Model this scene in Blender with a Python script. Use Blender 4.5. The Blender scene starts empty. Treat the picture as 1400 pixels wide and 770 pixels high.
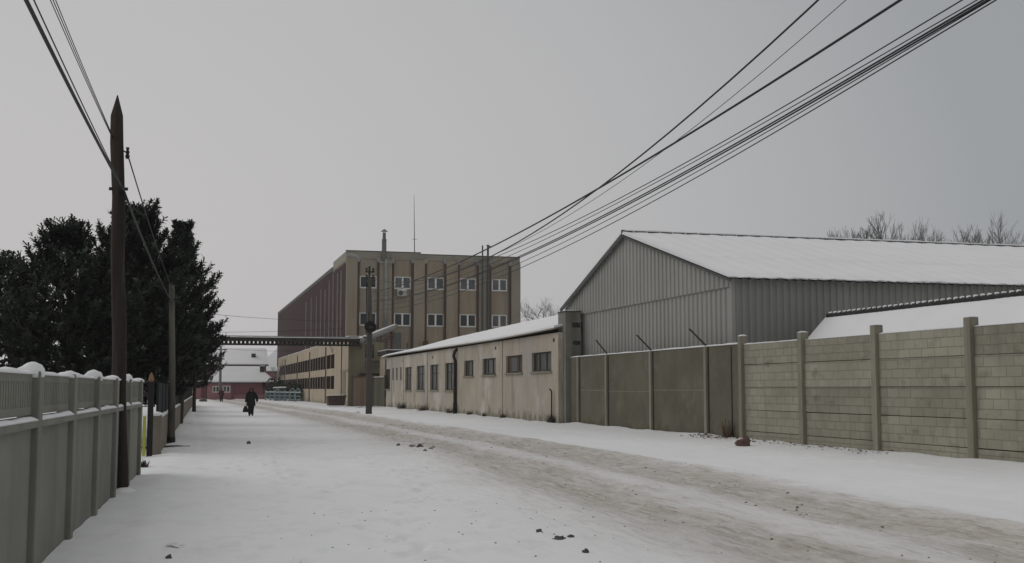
import bpy, bmesh, math, random
import numpy as np
from mathutils import Vector, Matrix, noise

random.seed(7)
rng = np.random.default_rng(11)
R = math.radians
scene = bpy.context.scene
col = scene.collection
ORIGIN = {}          # world position of every object, for authoring parts in world coordinates


# ------------------------------------------------------------------ helpers
def tag(o, label=None, cat=None, group=None, kind=None):
    if label: o['label'] = label
    if cat: o['category'] = cat
    if group: o['group'] = group
    if kind: o['kind'] = kind
    return o


def thing(name, loc, label, cat, group=None, rz=0.0):
    o = bpy.data.objects.new(name, None)
    o.empty_display_size = .2
    o.location = loc
    o.rotation_euler = (0, 0, rz)
    col.objects.link(o)
    ORIGIN[o] = Vector(loc)
    return tag(o, label, cat, group)


class MB:
    """collects faces and links them as ONE mesh object"""
    def __init__(s):
        s.v = []; s.f = []

    def add(s, vs, fs):
        n = len(s.v)
        s.v += [tuple(p) for p in vs]
        s.f += [tuple(i + n for i in q) for q in fs]
        return s

    def quad(s, a, b, c, d):
        return s.add([a, b, c, d], [(0, 1, 2, 3)])

    def box(s, x0, x1, y0, y1, z0, z1):
        v = [(x0, y0, z0), (x1, y0, z0), (x1, y1, z0), (x0, y1, z0), (x0, y0, z1), (x1, y0, z1), (x1, y1, z1), (x0, y1, z1)]
        return s.add(v, [(0, 3, 2, 1), (4, 5, 6, 7), (0, 1, 5, 4), (1, 2, 6, 5), (2, 3, 7, 6), (3, 0, 4, 7)])

    def bar(s, p, q, w, h, up=(0, 0, 1)):
        p = Vector(p); q = Vector(q); d = (q - p).normalized()
        side = d.cross(Vector(up))
        if side.length < 1e-4: side = d.cross(Vector((1, 0, 0)))
        side.normalize(); u = side.cross(d)
        v = []
        for c in (p, q):
            for a, b in ((-1, -1), (1, -1), (1, 1), (-1, 1)):
                v.append(c + side * (a * w / 2) + u * (b * h / 2))
        return s.add(v, [(0, 1, 2, 3), (7, 6, 5, 4), (0, 4, 5, 1), (1, 5, 6, 2), (2, 6, 7, 3), (3, 7, 4, 0)])

    def tube(s, pts, r, seg=8, cap=True, wob=0):
        pts = [Vector(p) for p in pts]
        n = len(pts)
        rs = r if isinstance(r, (list, tuple)) else [r] * n
        v = []; f = []
        prev = None
        for i, p in enumerate(pts):
            d = (pts[min(i + 1, n - 1)] - pts[max(i - 1, 0)])
            if d.length < 1e-9: d = Vector((0, 0, 1))
            d.normalize()
            if prev is None:
                a = d.cross(Vector((0, 0, 1)))
                if a.length < 1e-3: a = d.cross(Vector((1, 0, 0)))
            else:
                a = prev - d * prev.dot(d)
                if a.length < 1e-4: a = d.cross(Vector((1, 0, 0)))
            a.normalize(); b = d.cross(a); prev = a
            for k in range(seg):
                t = 2 * math.pi * k / seg
                rr = rs[i] * (1 + wob * (random.random() - .5))
                v.append(p + (a * math.cos(t) + b * math.sin(t)) * rr)
        for i in range(n - 1):
            for k in range(seg):
                k2 = (k + 1) % seg
                f.append((i * seg + k, i * seg + k2, (i + 1) * seg + k2, (i + 1) * seg + k))
        if cap:
            f.append(tuple(range(seg))[::-1]); f.append(tuple((n - 1) * seg + k for k in range(seg)))
        return s.add(v, f)

    def prism(s, poly, axis, a, b):
        """extrude a 2-D polygon along an axis ('x','y','z') from a to b"""
        def P(u, w, t):
            return {'x': (t, u, w), 'y': (u, t, w), 'z': (u, w, t)}[axis]
        n = len(poly)
        v = [P(u, w, a) for u, w in poly] + [P(u, w, b) for u, w in poly]
        f = [tuple(range(n))[::-1], tuple(range(n, 2 * n))]
        f += [(i, (i + 1) % n, n + (i + 1) % n, n + i) for i in range(n)]
        return s.add(v, f)

    def lump(s, c, r, h, seed=0, seg=10, rings=5, rough=.25):
        """an uneven half-buried lump"""
        c = Vector(c); v = []; f = []
        for i in range(rings + 1):
            ph = -.35 + (math.pi / 2 + .35) * i / rings
            for k in range(seg):
                t = 2 * math.pi * k / seg
                d = Vector((math.cos(t) * math.cos(ph), math.sin(t) * math.cos(ph), math.sin(ph)))
                m = 1 + rough * noise.noise(d * 1.7 + Vector((seed * 3.1, seed, 0)))
                v.append(c + Vector((d.x * r * m, d.y * r * m, d.z * h * m)))
        for i in range(rings):
            for k in range(seg):
                k2 = (k + 1) % seg
                f.append((i * seg + k, i * seg + k2, (i + 1) * seg + k2, (i + 1) * seg + k))
        f.append(tuple(rings * seg + k for k in range(seg)))
        f.append(tuple(range(seg))[::-1])
        return s.add(v, f)

    def snow_strip(s, p, q, w, h, n=None, seed=0):
        """rounded uneven ridge of snow lying along p-q"""
        p = Vector(p); q = Vector(q); L = (q - p).length
        n = n or max(3, int(L / .22))
        d = (q - p).normalized(); side = Vector((d.y, -d.x, 0)).normalized()
        v = []; f = []
        prof = [(-.5, -.03), (-.49, .45), (-.27, .93), (.05, 1.0), (.33, .85), (.5, .4), (.5, -.03)]
        m = len(prof)
        for i in range(n + 1):
            c = p.lerp(q, i / n)
            k = 1 + .55 * noise.noise(Vector((c.x * 1.1, c.y * 1.1, seed * 5.3))) + .25 * noise.noise(c * 4)
            e = .45 if i in (0, n) else 1
            for a, b in prof:
                v.append(c + side * (a * w * (.9 + .2 * (k - 1))) + Vector((0, 0, b * h * k * e)))
        for i in range(n):
            for j in range(m - 1):
                f.append((i * m + j, i * m + j + 1, (i + 1) * m + j + 1, (i + 1) * m + j))
            f.append((i * m, (i + 1) * m, (i + 1) * m + m - 1, i * m + m - 1))
        f.append(tuple(range(m))); f.append(tuple(n * m + j for j in range(m))[::-1])
        return s.add(v, f)

    def facade(s, O, u, w, L, H, holes, depth, back=False):
        """wall sheet from O along u (length L) and up (H); w = outward normal; holes (a0,a1,z0,z1) get reveals"""
        O = Vector(O); u = Vector(u); w = Vector(w); z = Vector((0, 0, 1))
        us = sorted({0, L, *[h[0] for h in holes], *[h[1] for h in holes]})
        zs = sorted({0, H, *[h[2] for h in holes], *[h[3] for h in holes]})
        P = lambda a, b, c=0: O + u * a + z * b - w * c
        for i in range(len(us) - 1):
            for j in range(len(zs) - 1):
                a, b = (us[i] + us[i + 1]) / 2, (zs[j] + zs[j + 1]) / 2
                if any(h[0] < a < h[1] and h[2] < b < h[3] for h in holes): continue
                s.quad(P(us[i], zs[j]), P(us[i + 1], zs[j]), P(us[i + 1], zs[j + 1]), P(us[i], zs[j + 1]))
        for a0, a1, z0, z1 in holes:
            s.quad(P(a0, z0), P(a0, z1), P(a0, z1, depth), P(a0, z0, depth))
            s.quad(P(a1, z0), P(a1, z0, depth), P(a1, z1, depth), P(a1, z1))
            s.quad(P(a0, z0), P(a0, z0, depth), P(a1, z0, depth), P(a1, z0))
            s.quad(P(a0, z1), P(a1, z1), P(a1, z1, depth), P(a0, z1, depth))
            if back:
                s.quad(P(a0, z0, depth), P(a1, z0, depth), P(a1, z1, depth), P(a0, z1, depth))
        return s

    def build(s, name, m, parent=None, smooth=False, bevel=0, local=False):
        me = bpy.data.meshes.new(name)
        if parent is not None:
            o0 = Vector((0, 0, 0)) if local else ORIGIN[parent]
        else:
            a = np.array([tuple(p) for p in s.v])
            o0 = Vector(((a[:, 0].min() + a[:, 0].max()) / 2, (a[:, 1].min() + a[:, 1].max()) / 2, a[:, 2].min()))
        me.from_pydata([(p[0] - o0.x, p[1] - o0.y, p[2] - o0.z) for p in s.v], [], s.f)
        bm = bmesh.new(); bm.from_mesh(me)
        bmesh.ops.recalc_face_normals(bm, faces=bm.faces)
        bm.to_mesh(me); bm.free()
        if smooth:
            me.polygons.foreach_set('use_smooth', [True] * len(me.polygons))
        me.materials.append(m)
        o = bpy.data.objects.new(name, me)
        col.objects.link(o)
        if parent is not None:
            o.parent = parent
            ORIGIN[o] = ORIGIN[parent].copy()
        else:
            o.location = o0; ORIGIN[o] = o0
        if bevel:
            b = o.modifiers.new('bevel', 'BEVEL'); b.width = bevel; b.segments = 2
            b.limit_method = 'ANGLE'; b.angle_limit = R(40)
        return o


def copy_tree(o, parent=None):
    c = o.copy(); col.objects.link(c)
    if parent is not None: c.parent = parent
    for ch in list(o.children): copy_tree(ch, c)
    return c


# ------------------------------------------------------------------ materials
def M(name, c1, c2=None, scale=1.0, stretch=(1, 1, 1), rough=.9, bump=0, bscale=18, layers=(), metal=0, spec=.3, obj_rand=0):
    """procedural surface: two-tone noise plus stain layers (colour, scale, stretch, low, high, strength)"""
    m = bpy.data.materials.new(name); m.use_nodes = True
    nt = m.node_tree; N = nt.nodes; L = nt.links
    b = N['Principled BSDF']
    b.inputs['Roughness'].default_value = rough
    b.inputs['Metallic'].default_value = metal
    b.inputs['Specular IOR Level'].default_value = spec
    geo = N.new('ShaderNodeNewGeometry')

    def noise_at(sc, st, detail=6, rg=.6):
        vm = N.new('ShaderNodeVectorMath'); vm.operation = 'MULTIPLY'
        L.new(geo.outputs['Position'], vm.inputs[0]); vm.inputs[1].default_value = st
        n = N.new('ShaderNodeTexNoise'); n.inputs['Scale'].default_value = sc
        n.inputs['Detail'].default_value = detail; n.inputs['Roughness'].default_value = rg
        L.new(vm.outputs[0], n.inputs['Vector'])
        return n
    cur = None
    if c2 is None: c2 = tuple(x * .8 for x in c1)
    n = noise_at(scale, stretch)
    rp = N.new('ShaderNodeValToRGB')
    rp.color_ramp.elements[0].position = .35; rp.color_ramp.elements[1].position = .65
    rp.color_ramp.elements[0].color = (*c2, 1); rp.color_ramp.elements[1].color = (*c1, 1)
    L.new(n.outputs['Fac'], rp.inputs['Fac'])
    cur = rp.outputs['Color']
    for (c, sc, st, lo, hi, k, *zm) in layers:
        n = noise_at(sc, st)
        mr = N.new('ShaderNodeMapRange'); mr.inputs['From Min'].default_value = lo; mr.inputs['From Max'].default_value = hi
        mr.inputs['To Max'].default_value = k
        if zm:      # splash dirt and moss reach this height above the pavement
            sp = N.new('ShaderNodeSeparateXYZ'); L.new(geo.outputs['Position'], sp.inputs[0])
            ma = N.new('ShaderNodeMath'); ma.operation = 'MULTIPLY_ADD'; ma.inputs[1].default_value = -.45 / zm[0]; L.new(sp.outputs['Z'], ma.inputs[0]); L.new(n.outputs['Fac'], ma.inputs[2])
            L.new(ma.outputs[0], mr.inputs['Value'])
        else:
            L.new(n.outputs['Fac'], mr.inputs['Value'])
        mx = N.new('ShaderNodeMix'); mx.data_type = 'RGBA'
        L.new(mr.outputs[0], mx.inputs['Factor']); L.new(cur, mx.inputs['A']); mx.inputs['B'].default_value = (*c, 1)
        cur = mx.outputs['Result']
    if obj_rand:
        oi = N.new('ShaderNodeObjectInfo')
        mr = N.new('ShaderNodeMapRange'); mr.inputs['To Min'].default_value = 1 - obj_rand; mr.inputs['To Max'].default_value = 1 + obj_rand
        L.new(oi.outputs['Random'], mr.inputs['Value'])
        hs = N.new('ShaderNodeHueSaturation'); L.new(mr.outputs[0], hs.inputs['Value']); L.new(cur, hs.inputs['Color'])
        cur = hs.outputs['Color']
    L.new(cur, b.inputs['Base Color'])
    if bump:
        n = noise_at(bscale, (1, 1, 1), 5)
        bp = N.new('ShaderNodeBump'); bp.inputs['Strength'].default_value = bump; bp.inputs['Distance'].default_value = .03
        L.new(n.outputs['Fac'], bp.inputs['Height']); L.new(bp.outputs['Normal'], b.inputs['Normal'])
    return m


V = (1, 1, .07)       # vertical streaks
mt = {}
mt['snow'] = M('snow', (.81, .81, .82), (.75, .75, .76), .8, bump=.25, bscale=9, rough=.85)
mt['roof_snow'] = M('roof_snow', (.83, .83, .84), (.79, .79, .80), .5, bump=.12, bscale=5, rough=.85)
mt['concrete'] = M('concrete_plain', (.155, .142, .103), (.118, .107, .077), .7, bump=.3, bscale=25,
                   layers=[((.085, .08, .058), 1.6, (1, 1, .3), .54, .72, .4), ((.19, .178, .14), 3.5, (1, 1, 1), .55, .75, .4), ((.095, .092, .063), .45, (1, 1, .8), .54, .66, .55), ((.085, .085, .055), 1.3, (1, 1, .8), .34, .5, .7, .8), ((.20, .19, .15), 1.1, (1, 1, 1), .58, .66, .4)])
mt['concrete_post'] = M('concrete_post', (.29, .27, .21), (.22, .205, .155), 2.5, (1, 1, .3), bump=.3, bscale=30,
                        layers=[((.13, .12, .09), 3, V, .52, .7, .6)], obj_rand=.08)
mt['pier'] = M('pier_concrete', (.24, .235, .20), (.19, .185, .155), .9, bump=.3, bscale=22, layers=[((.10, .10, .08), 1.8, V, .5, .7, .6)])
mt['joint'] = M('dark_joint', (.05, .05, .04), rough=1)
mt['lefence'] = M('grey_precast', (.235, .232, .20), (.18, .178, .152), .8, bump=.25, bscale=30,
                  layers=[((.11, .118, .085), 1.3, V, .5, .72, .5)], obj_rand=.06)
mt['cream'] = M('cream_render', (.48, .425, .345), (.40, .35, .285), .35, bump=.35, bscale=20,
                layers=[((.27, .235, .18), 1.4, (1, 1, .22), .50, .70, .5), ((.38, .345, .32), .22, (1, 1, .5), .48, .62, .7), ((.19, .185, .165), .7, (1, 1, .35), .58, .7, .55), ((.20, .17, .125), 2.6, (1, 1, .12), .56, .75, .6),
                        ((.60, .57, .53), .38, (1, 1, .7), .55, .63, .6), ((.52, .49, .45), 1.9, (1, 1, .4), .60, .68, .5), ((.15, .145, .10), 1.1, (1, 1, .7), .30, .46, .75, 1.1)])
mt['cream2'] = M('annexe_render', (.46, .385, .29), (.39, .32, .24), .4, bump=.2, bscale=12,
                 layers=[((.24, .195, .14), 1.2, V, .5, .7, .5), ((.36, .35, .24), .25, (1, 1, .4), .55, .7, .4), ((.17, .15, .11), 1.0, (1, 1, .7), .32, .5, .6, 1.2)])
mt['facade'] = M('brown_render', (.355, .30, .228), (.30, .25, .19), .25, bump=.2, bscale=8,
                 layers=[((.23, .17, .12), .9, V, .47, .68, .6), ((.29, .27, .215), .14, (1, 1, .8), .47, .62, .7), ((.13, .095, .075), 1.9, (1, 1, .05), .58, .76, .6)])
mt['facade_grey'] = M('grey_render', (.31, .29, .24), (.265, .245, .20), .3, bump=.2, bscale=8,
                      layers=[((.17, .155, .13), 1.1, V, .5, .7, .55)])
mt['red'] = M('red_cladding', (.052, .019, .018), (.040, .014, .014), .4, V, rough=.7,
              layers=[((.03, .014, .014), 1.1, (1, 1, .05), .5, .7, .6), ((.08, .045, .043), 1.6, (1, 1, .04), .6, .75, .4)])
mt['white_fin'] = M('pale_fin', (.36, .33, .31), rough=.7)
mt['green_render'] = M('green_grey_render', (.235, .215, .145), (.19, .175, .115), .5, bump=.2, bscale=12, layers=[((.12, .105, .07), 1.3, V, .48, .68, .6)])
mt['rust_pipe'] = M('rusty_downpipe', (.115, .075, .06), (.085, .06, .05), 1.5, V, rough=.8)
mt['hopper'] = M('grey_hopper', (.36, .36, .35), rough=.8)
mt['white'] = M('white_plastic_frame', (.84, .84, .82), (.76, .76, .74), 3, rough=.5)
mt['dirty_white'] = M('weathered_white_paint', (.50, .47, .42), (.38, .35, .30), 4, rough=.7)
mt['darkframe'] = M('old_dark_frame', (.085, .08, .062), (.06, .055, .045), 4, rough=.8)
mt['sill'] = M('concrete_sill', (.30, .27, .21), (.22, .20, .16), 4, bump=.2)
mt['glass'] = M('dark_glass', (.028, .032, .033), (.018, .021, .022), .8, rough=.12, spec=.5)
mt['paleglass'] = M('painted_sky_glass', (.13, .14, .145), (.07, .078, .082), .9, (1, 1, .5), rough=.2, spec=.5)  # pale tone paints the reflected sky into the glass colour
mt['curtainskyglass'] = M('curtain_sky_glass', (.19, .19, .185), (.06, .065, .066), 1.6, (1.6, 1, .25), rough=.25, spec=.4)  # curtain folds; pale tone also stands for sky reflected in upper panes
mt['dirtyglass'] = M('dusty_glass', (.055, .058, .054), (.022, .024, .023), 1.3, (1, 1, .5), rough=.3, spec=.22,
                     layers=[((.16, .16, .15), 2.2, (1, 1, .6), .56, .7, .6)])
mt['board'] = M('reddish_boarding', (.15, .095, .075), (.06, .045, .04), 2.4, (1, 1, .6), rough=.9)
mt['glassbrown'] = M('brown_glass', (.034, .024, .022), (.02, .015, .014), .8, (1, 1, .3), rough=.9, spec=0)
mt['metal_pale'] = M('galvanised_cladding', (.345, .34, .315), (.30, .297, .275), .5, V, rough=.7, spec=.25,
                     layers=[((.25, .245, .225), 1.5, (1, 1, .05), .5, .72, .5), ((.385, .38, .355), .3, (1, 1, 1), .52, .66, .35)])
mt['metal_shaded'] = M('shaded_cladding', (.30, .30, .275), (.26, .26, .24), .5, V, rough=.7, spec=.25,
                     layers=[((.20, .20, .18), 1.5, (1, 1, .05), .5, .72, .5)])  # same cladding, colour darkened to paint the shade on the long side
mt['trim'] = M('dark_grey_trim', (.10, .10, .095), (.075, .075, .07), 3, rough=.8)
mt['roof_sheet'] = M('dark_roof_sheet', (.09, .09, .088), (.06, .06, .06), 2, rough=.8)
mt['tile'] = M('dark_tile', (.055, .052, .05), (.035, .034, .033), 4, rough=.9)
mt['wood_pole'] = M('weathered_dark_wood', (.040, .030, .025), (.023, .018, .015), 5, (1, 1, .06), bump=.6, bscale=14,
                    layers=[((.07, .055, .045), 7, (1, 1, .05), .54, .7, .7), ((.022, .018, .015), 9, (1, 1, .05), .55, .7, .8)])
mt['grey_pole'] = M('weathered_grey_pole', (.13, .125, .105), (.09, .085, .072), 3, (1, 1, .1), bump=.3, layers=[((.045, .042, .036), 2, (1, 1, .3), .52, .66, .7)])
mt['conc_pole'] = M('pale_concrete_pole', (.21, .205, .20), (.16, .157, .15), 2, (1, 1, .2))
mt['pole2'] = M('dark_street_pole', (.105, .098, .088), (.075, .07, .064), 2, (1, 1, .15), bump=.2)
mt['black'] = M('black_rubber', (.014, .014, .015), (.009, .009, .010), 4, rough=.6)
mt['wire'] = M('black_wire', (.02, .02, .021), rough=.6)
mt['ceramic'] = M('brown_ceramic', (.06, .04, .03), rough=.35)
mt['steel'] = M('dark_painted_steel', (.040, .036, .031), (.026, .024, .022), 2, rough=.8, layers=[((.075, .05, .035), 2.5, (1, 1, 1), .55, .7, .7)])
mt['rusty'] = M('rusty_steel', (.10, .055, .035), (.055, .032, .024), 6, rough=.9)
mt['duct'] = M('grey_insulation', (.30, .30, .285), (.23, .23, .22), 2, rough=.7, bump=.3)
mt['duct_dark'] = M('grey_duct', (.16, .165, .155), (.12, .125, .12), 2, V, rough=.6)
mt['red_pipe'] = M('red_oxide_pipe', (.20, .075, .065), rough=.7)
mt['gate_brown'] = M('brown_gate_sheet', (.185, .125, .088), (.14, .095, .068), 1.2, V, rough=.75, layers=[((.08, .055, .042), 2, (1, 1, .1), .52, .7, .6)])
mt['gate_green'] = M('green_gate_sheet', (.125, .125, .085), (.09, .09, .062), 1.2, V, rough=.75)
mt['crate'] = M('brown_skip_metal', (.085, .055, .045), (.055, .038, .032), 3, rough=.8)
mt['teal'] = M('pale_teal_paint', (.24, .32, .33), (.16, .215, .225), 3, rough=.6)
mt['pink'] = M('pink_render', (.36, .175, .185), (.31, .15, .16), .6, bump=.1, bscale=6)
mt['pink_dark'] = M('plum_render', (.21, .085, .10), (.18, .075, .088), .6)
mt['curtain'] = M('lit_curtain_white', (.55, .55, .55), (.30, .30, .31), 3, rough=.8)
mt['needles'] = M('pine_needles', (.030, .041, .030), (.010, .015, .011), 1.8, rough=.8, spec=.15, layers=[((.15, .17, .15), 2.2, (1, 1, 1), .53, .68, .75)])
mt['bark'] = M('pine_bark', (.075, .055, .042), (.04, .031, .026), 6, (1, 1, .3), bump=.6, bscale=12)
mt['twig'] = M('bare_twigs', (.19, .185, .18), (.12, .115, .11), 2, rough=.9)
mt['frost_twig'] = M('frosted_twigs', (.27, .265, .26), (.16, .155, .15), 2, rough=.9)
mt['hedge'] = M('dark_hedge', (.035, .038, .028), (.018, .021, .016), 1.5, rough=.9)
mt['dry'] = M('dry_weeds', (.075, .065, .042), (.045, .042, .028), 5, rough=1)
mt['leaf'] = M('dead_leaves', (.13, .085, .055), (.07, .05, .035), 6, rough=1)
mt['stone'] = M('dark_stone', (.12, .115, .11), (.07, .067, .064), 8, rough=1, bump=.5)
mt['brick'] = M('broken_brick', (.15, .085, .072), (.10, .065, .056), 9, rough=1, bump=.5)
mt['slushlump'] = M('dirty_slush', (.30, .27, .23), (.17, .15, .125), 9, rough=1, bump=.5)
mt['yellow'] = M('yellow_green_paint', (.40, .42, .075), (.33, .35, .065), 3, rough=.6)
mt['orange'] = M('orange_finial', (.26, .14, .07), rough=.5)
mt['darkmesh'] = M('dark_sheet', (.040, .043, .047), (.030, .033, .036), 2, rough=.7)
mt['panelbase'] = M('fence_base_concrete', (.22, .195, .155), (.17, .15, .12), .9, bump=.3, layers=[((.12, .105, .08), 2, V, .5, .7, .5)])
mt['coat'] = M('black_coat', (.012, .012, .013), (.007, .007, .008), 8, rough=.8)
mt['trousers'] = M('charcoal_trousers', (.016, .015, .016), (.010, .010, .011), 8, rough=.9)
mt['maroon'] = M('maroon_jacket', (.075, .022, .028), (.05, .016, .02), 8, rough=.8)
mt['skin'] = M('skin', (.26, .155, .12), (.23, .14, .105), 9, rough=.6)
mt['hair'] = M('dark_hair', (.02, .014, .012), rough=.7)
mt['darkstrip'] = M('dark_grey_strip', (.045, .045, .045), (.03, .03, .03), 4, rough=.5)


def brick_panel_mat():
    m = bpy.data.materials.new('brick_pattern_concrete'); m.use_nodes = True
    nt = m.node_tree; N = nt.nodes; L = nt.links; b = N['Principled BSDF']
    b.inputs['Roughness'].default_value = .95; b.inputs['Specular IOR Level'].default_value = .2
    tc = N.new('ShaderNodeTexCoord'); sp = N.new('ShaderNodeSeparateXYZ'); cb = N.new('ShaderNodeCombineXYZ')
    L.new(tc.outputs['Object'], sp.inputs[0]); L.new(sp.outputs['Y'], cb.inputs['X']); L.new(sp.outputs['Z'], cb.inputs['Y'])
    geo = N.new('ShaderNodeNewGeometry')
    nz = N.new('ShaderNodeTexNoise'); nz.inputs['Scale'].default_value = 6; nz.inputs['Detail'].default_value = 4
    L.new(geo.outputs['Position'], nz.inputs['Vector'])
    dm = N.new('ShaderNodeVectorMath'); dm.operation = 'MULTIPLY_ADD'; dm.inputs[1].default_value = (.035, .035, 0)
    L.new(nz.outputs['Color'], dm.inputs[0]); L.new(cb.outputs[0], dm.inputs[2])
    br = N.new('ShaderNodeTexBrick')
    br.inputs['Scale'].default_value = 1; br.inputs['Brick Width'].default_value = .52; br.inputs['Row Height'].default_value = .235
    br.inputs['Mortar Size'].default_value = .014; br.inputs['Mortar Smooth'].default_value = .5
    br.inputs['Color1'].default_value = (.335, .315, .25, 1); br.inputs['Color2'].default_value = (.285, .266, .212, 1)
    br.inputs['Mortar'].default_value = (.225, .21, .168, 1); br.inputs['Bias'].default_value = -.1
    L.new(dm.outputs[0], br.inputs['Vector'])

    def nse(sc, st, lo, hi, k):
        vm = N.new('ShaderNodeVectorMath'); vm.operation = 'MULTIPLY'; vm.inputs[1].default_value = st
        L.new(geo.outputs['Position'], vm.inputs[0])
        n = N.new('ShaderNodeTexNoise'); n.inputs['Scale'].default_value = sc; n.inputs['Detail'].default_value = 6
        L.new(vm.outputs[0], n.inputs['Vector'])
        mr = N.new('ShaderNodeMapRange'); mr.inputs['From Min'].default_value = lo; mr.inputs['From Max'].default_value = hi; mr.inputs['To Max'].default_value = k
        L.new(n.outputs['Fac'], mr.inputs['Value'])
        return mr.outputs[0]
    cur = br.outputs['Color']
    for c, args in [((.20, .19, .145), (.55, (1, 1, 1), .46, .70, .55)), ((.14, .135, .105), (2.2, (1, 1, .25), .56, .74, .4)),
                    ((.13, .125, .09), (.9, (1, 1, 2), .6, .7, .5)), ((.42, .39, .32), (5, (1, 1, 1), .58, .75, .4))]:
        mx = N.new('ShaderNodeMix'); mx.data_type = 'RGBA'
        L.new(nse(*args), mx.inputs['Factor']); L.new(cur, mx.inputs['A']); mx.inputs['B'].default_value = (*c, 1)
        cur = mx.outputs['Result']
    oi = N.new('ShaderNodeObjectInfo'); mr = N.new('ShaderNodeMapRange'); mr.inputs['To Min'].default_value = .86; mr.inputs['To Max'].default_value = 1.12
    L.new(oi.outputs['Random'], mr.inputs['Value'])
    hs = N.new('ShaderNodeHueSaturation'); L.new(mr.outputs[0], hs.inputs['Value']); L.new(cur, hs.inputs['Color'])
    L.new(hs.outputs['Color'], b.inputs['Base Color'])
    ad = N.new('ShaderNodeMath'); ad.operation = 'MULTIPLY_ADD'; ad.inputs[1].default_value = -.8
    L.new(br.outputs['Fac'], ad.inputs[0]); L.new(nz.outputs['Fac'], ad.inputs[2])
    bp = N.new('ShaderNodeBump'); bp.inputs['Strength'].default_value = .6; bp.inputs['Distance'].default_value = .02
    L.new(ad.outputs[0], bp.inputs['Height']); L.new(bp.outputs['Normal'], b.inputs['Normal'])
    return m


mt['brickpanel'] = brick_panel_mat()


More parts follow.
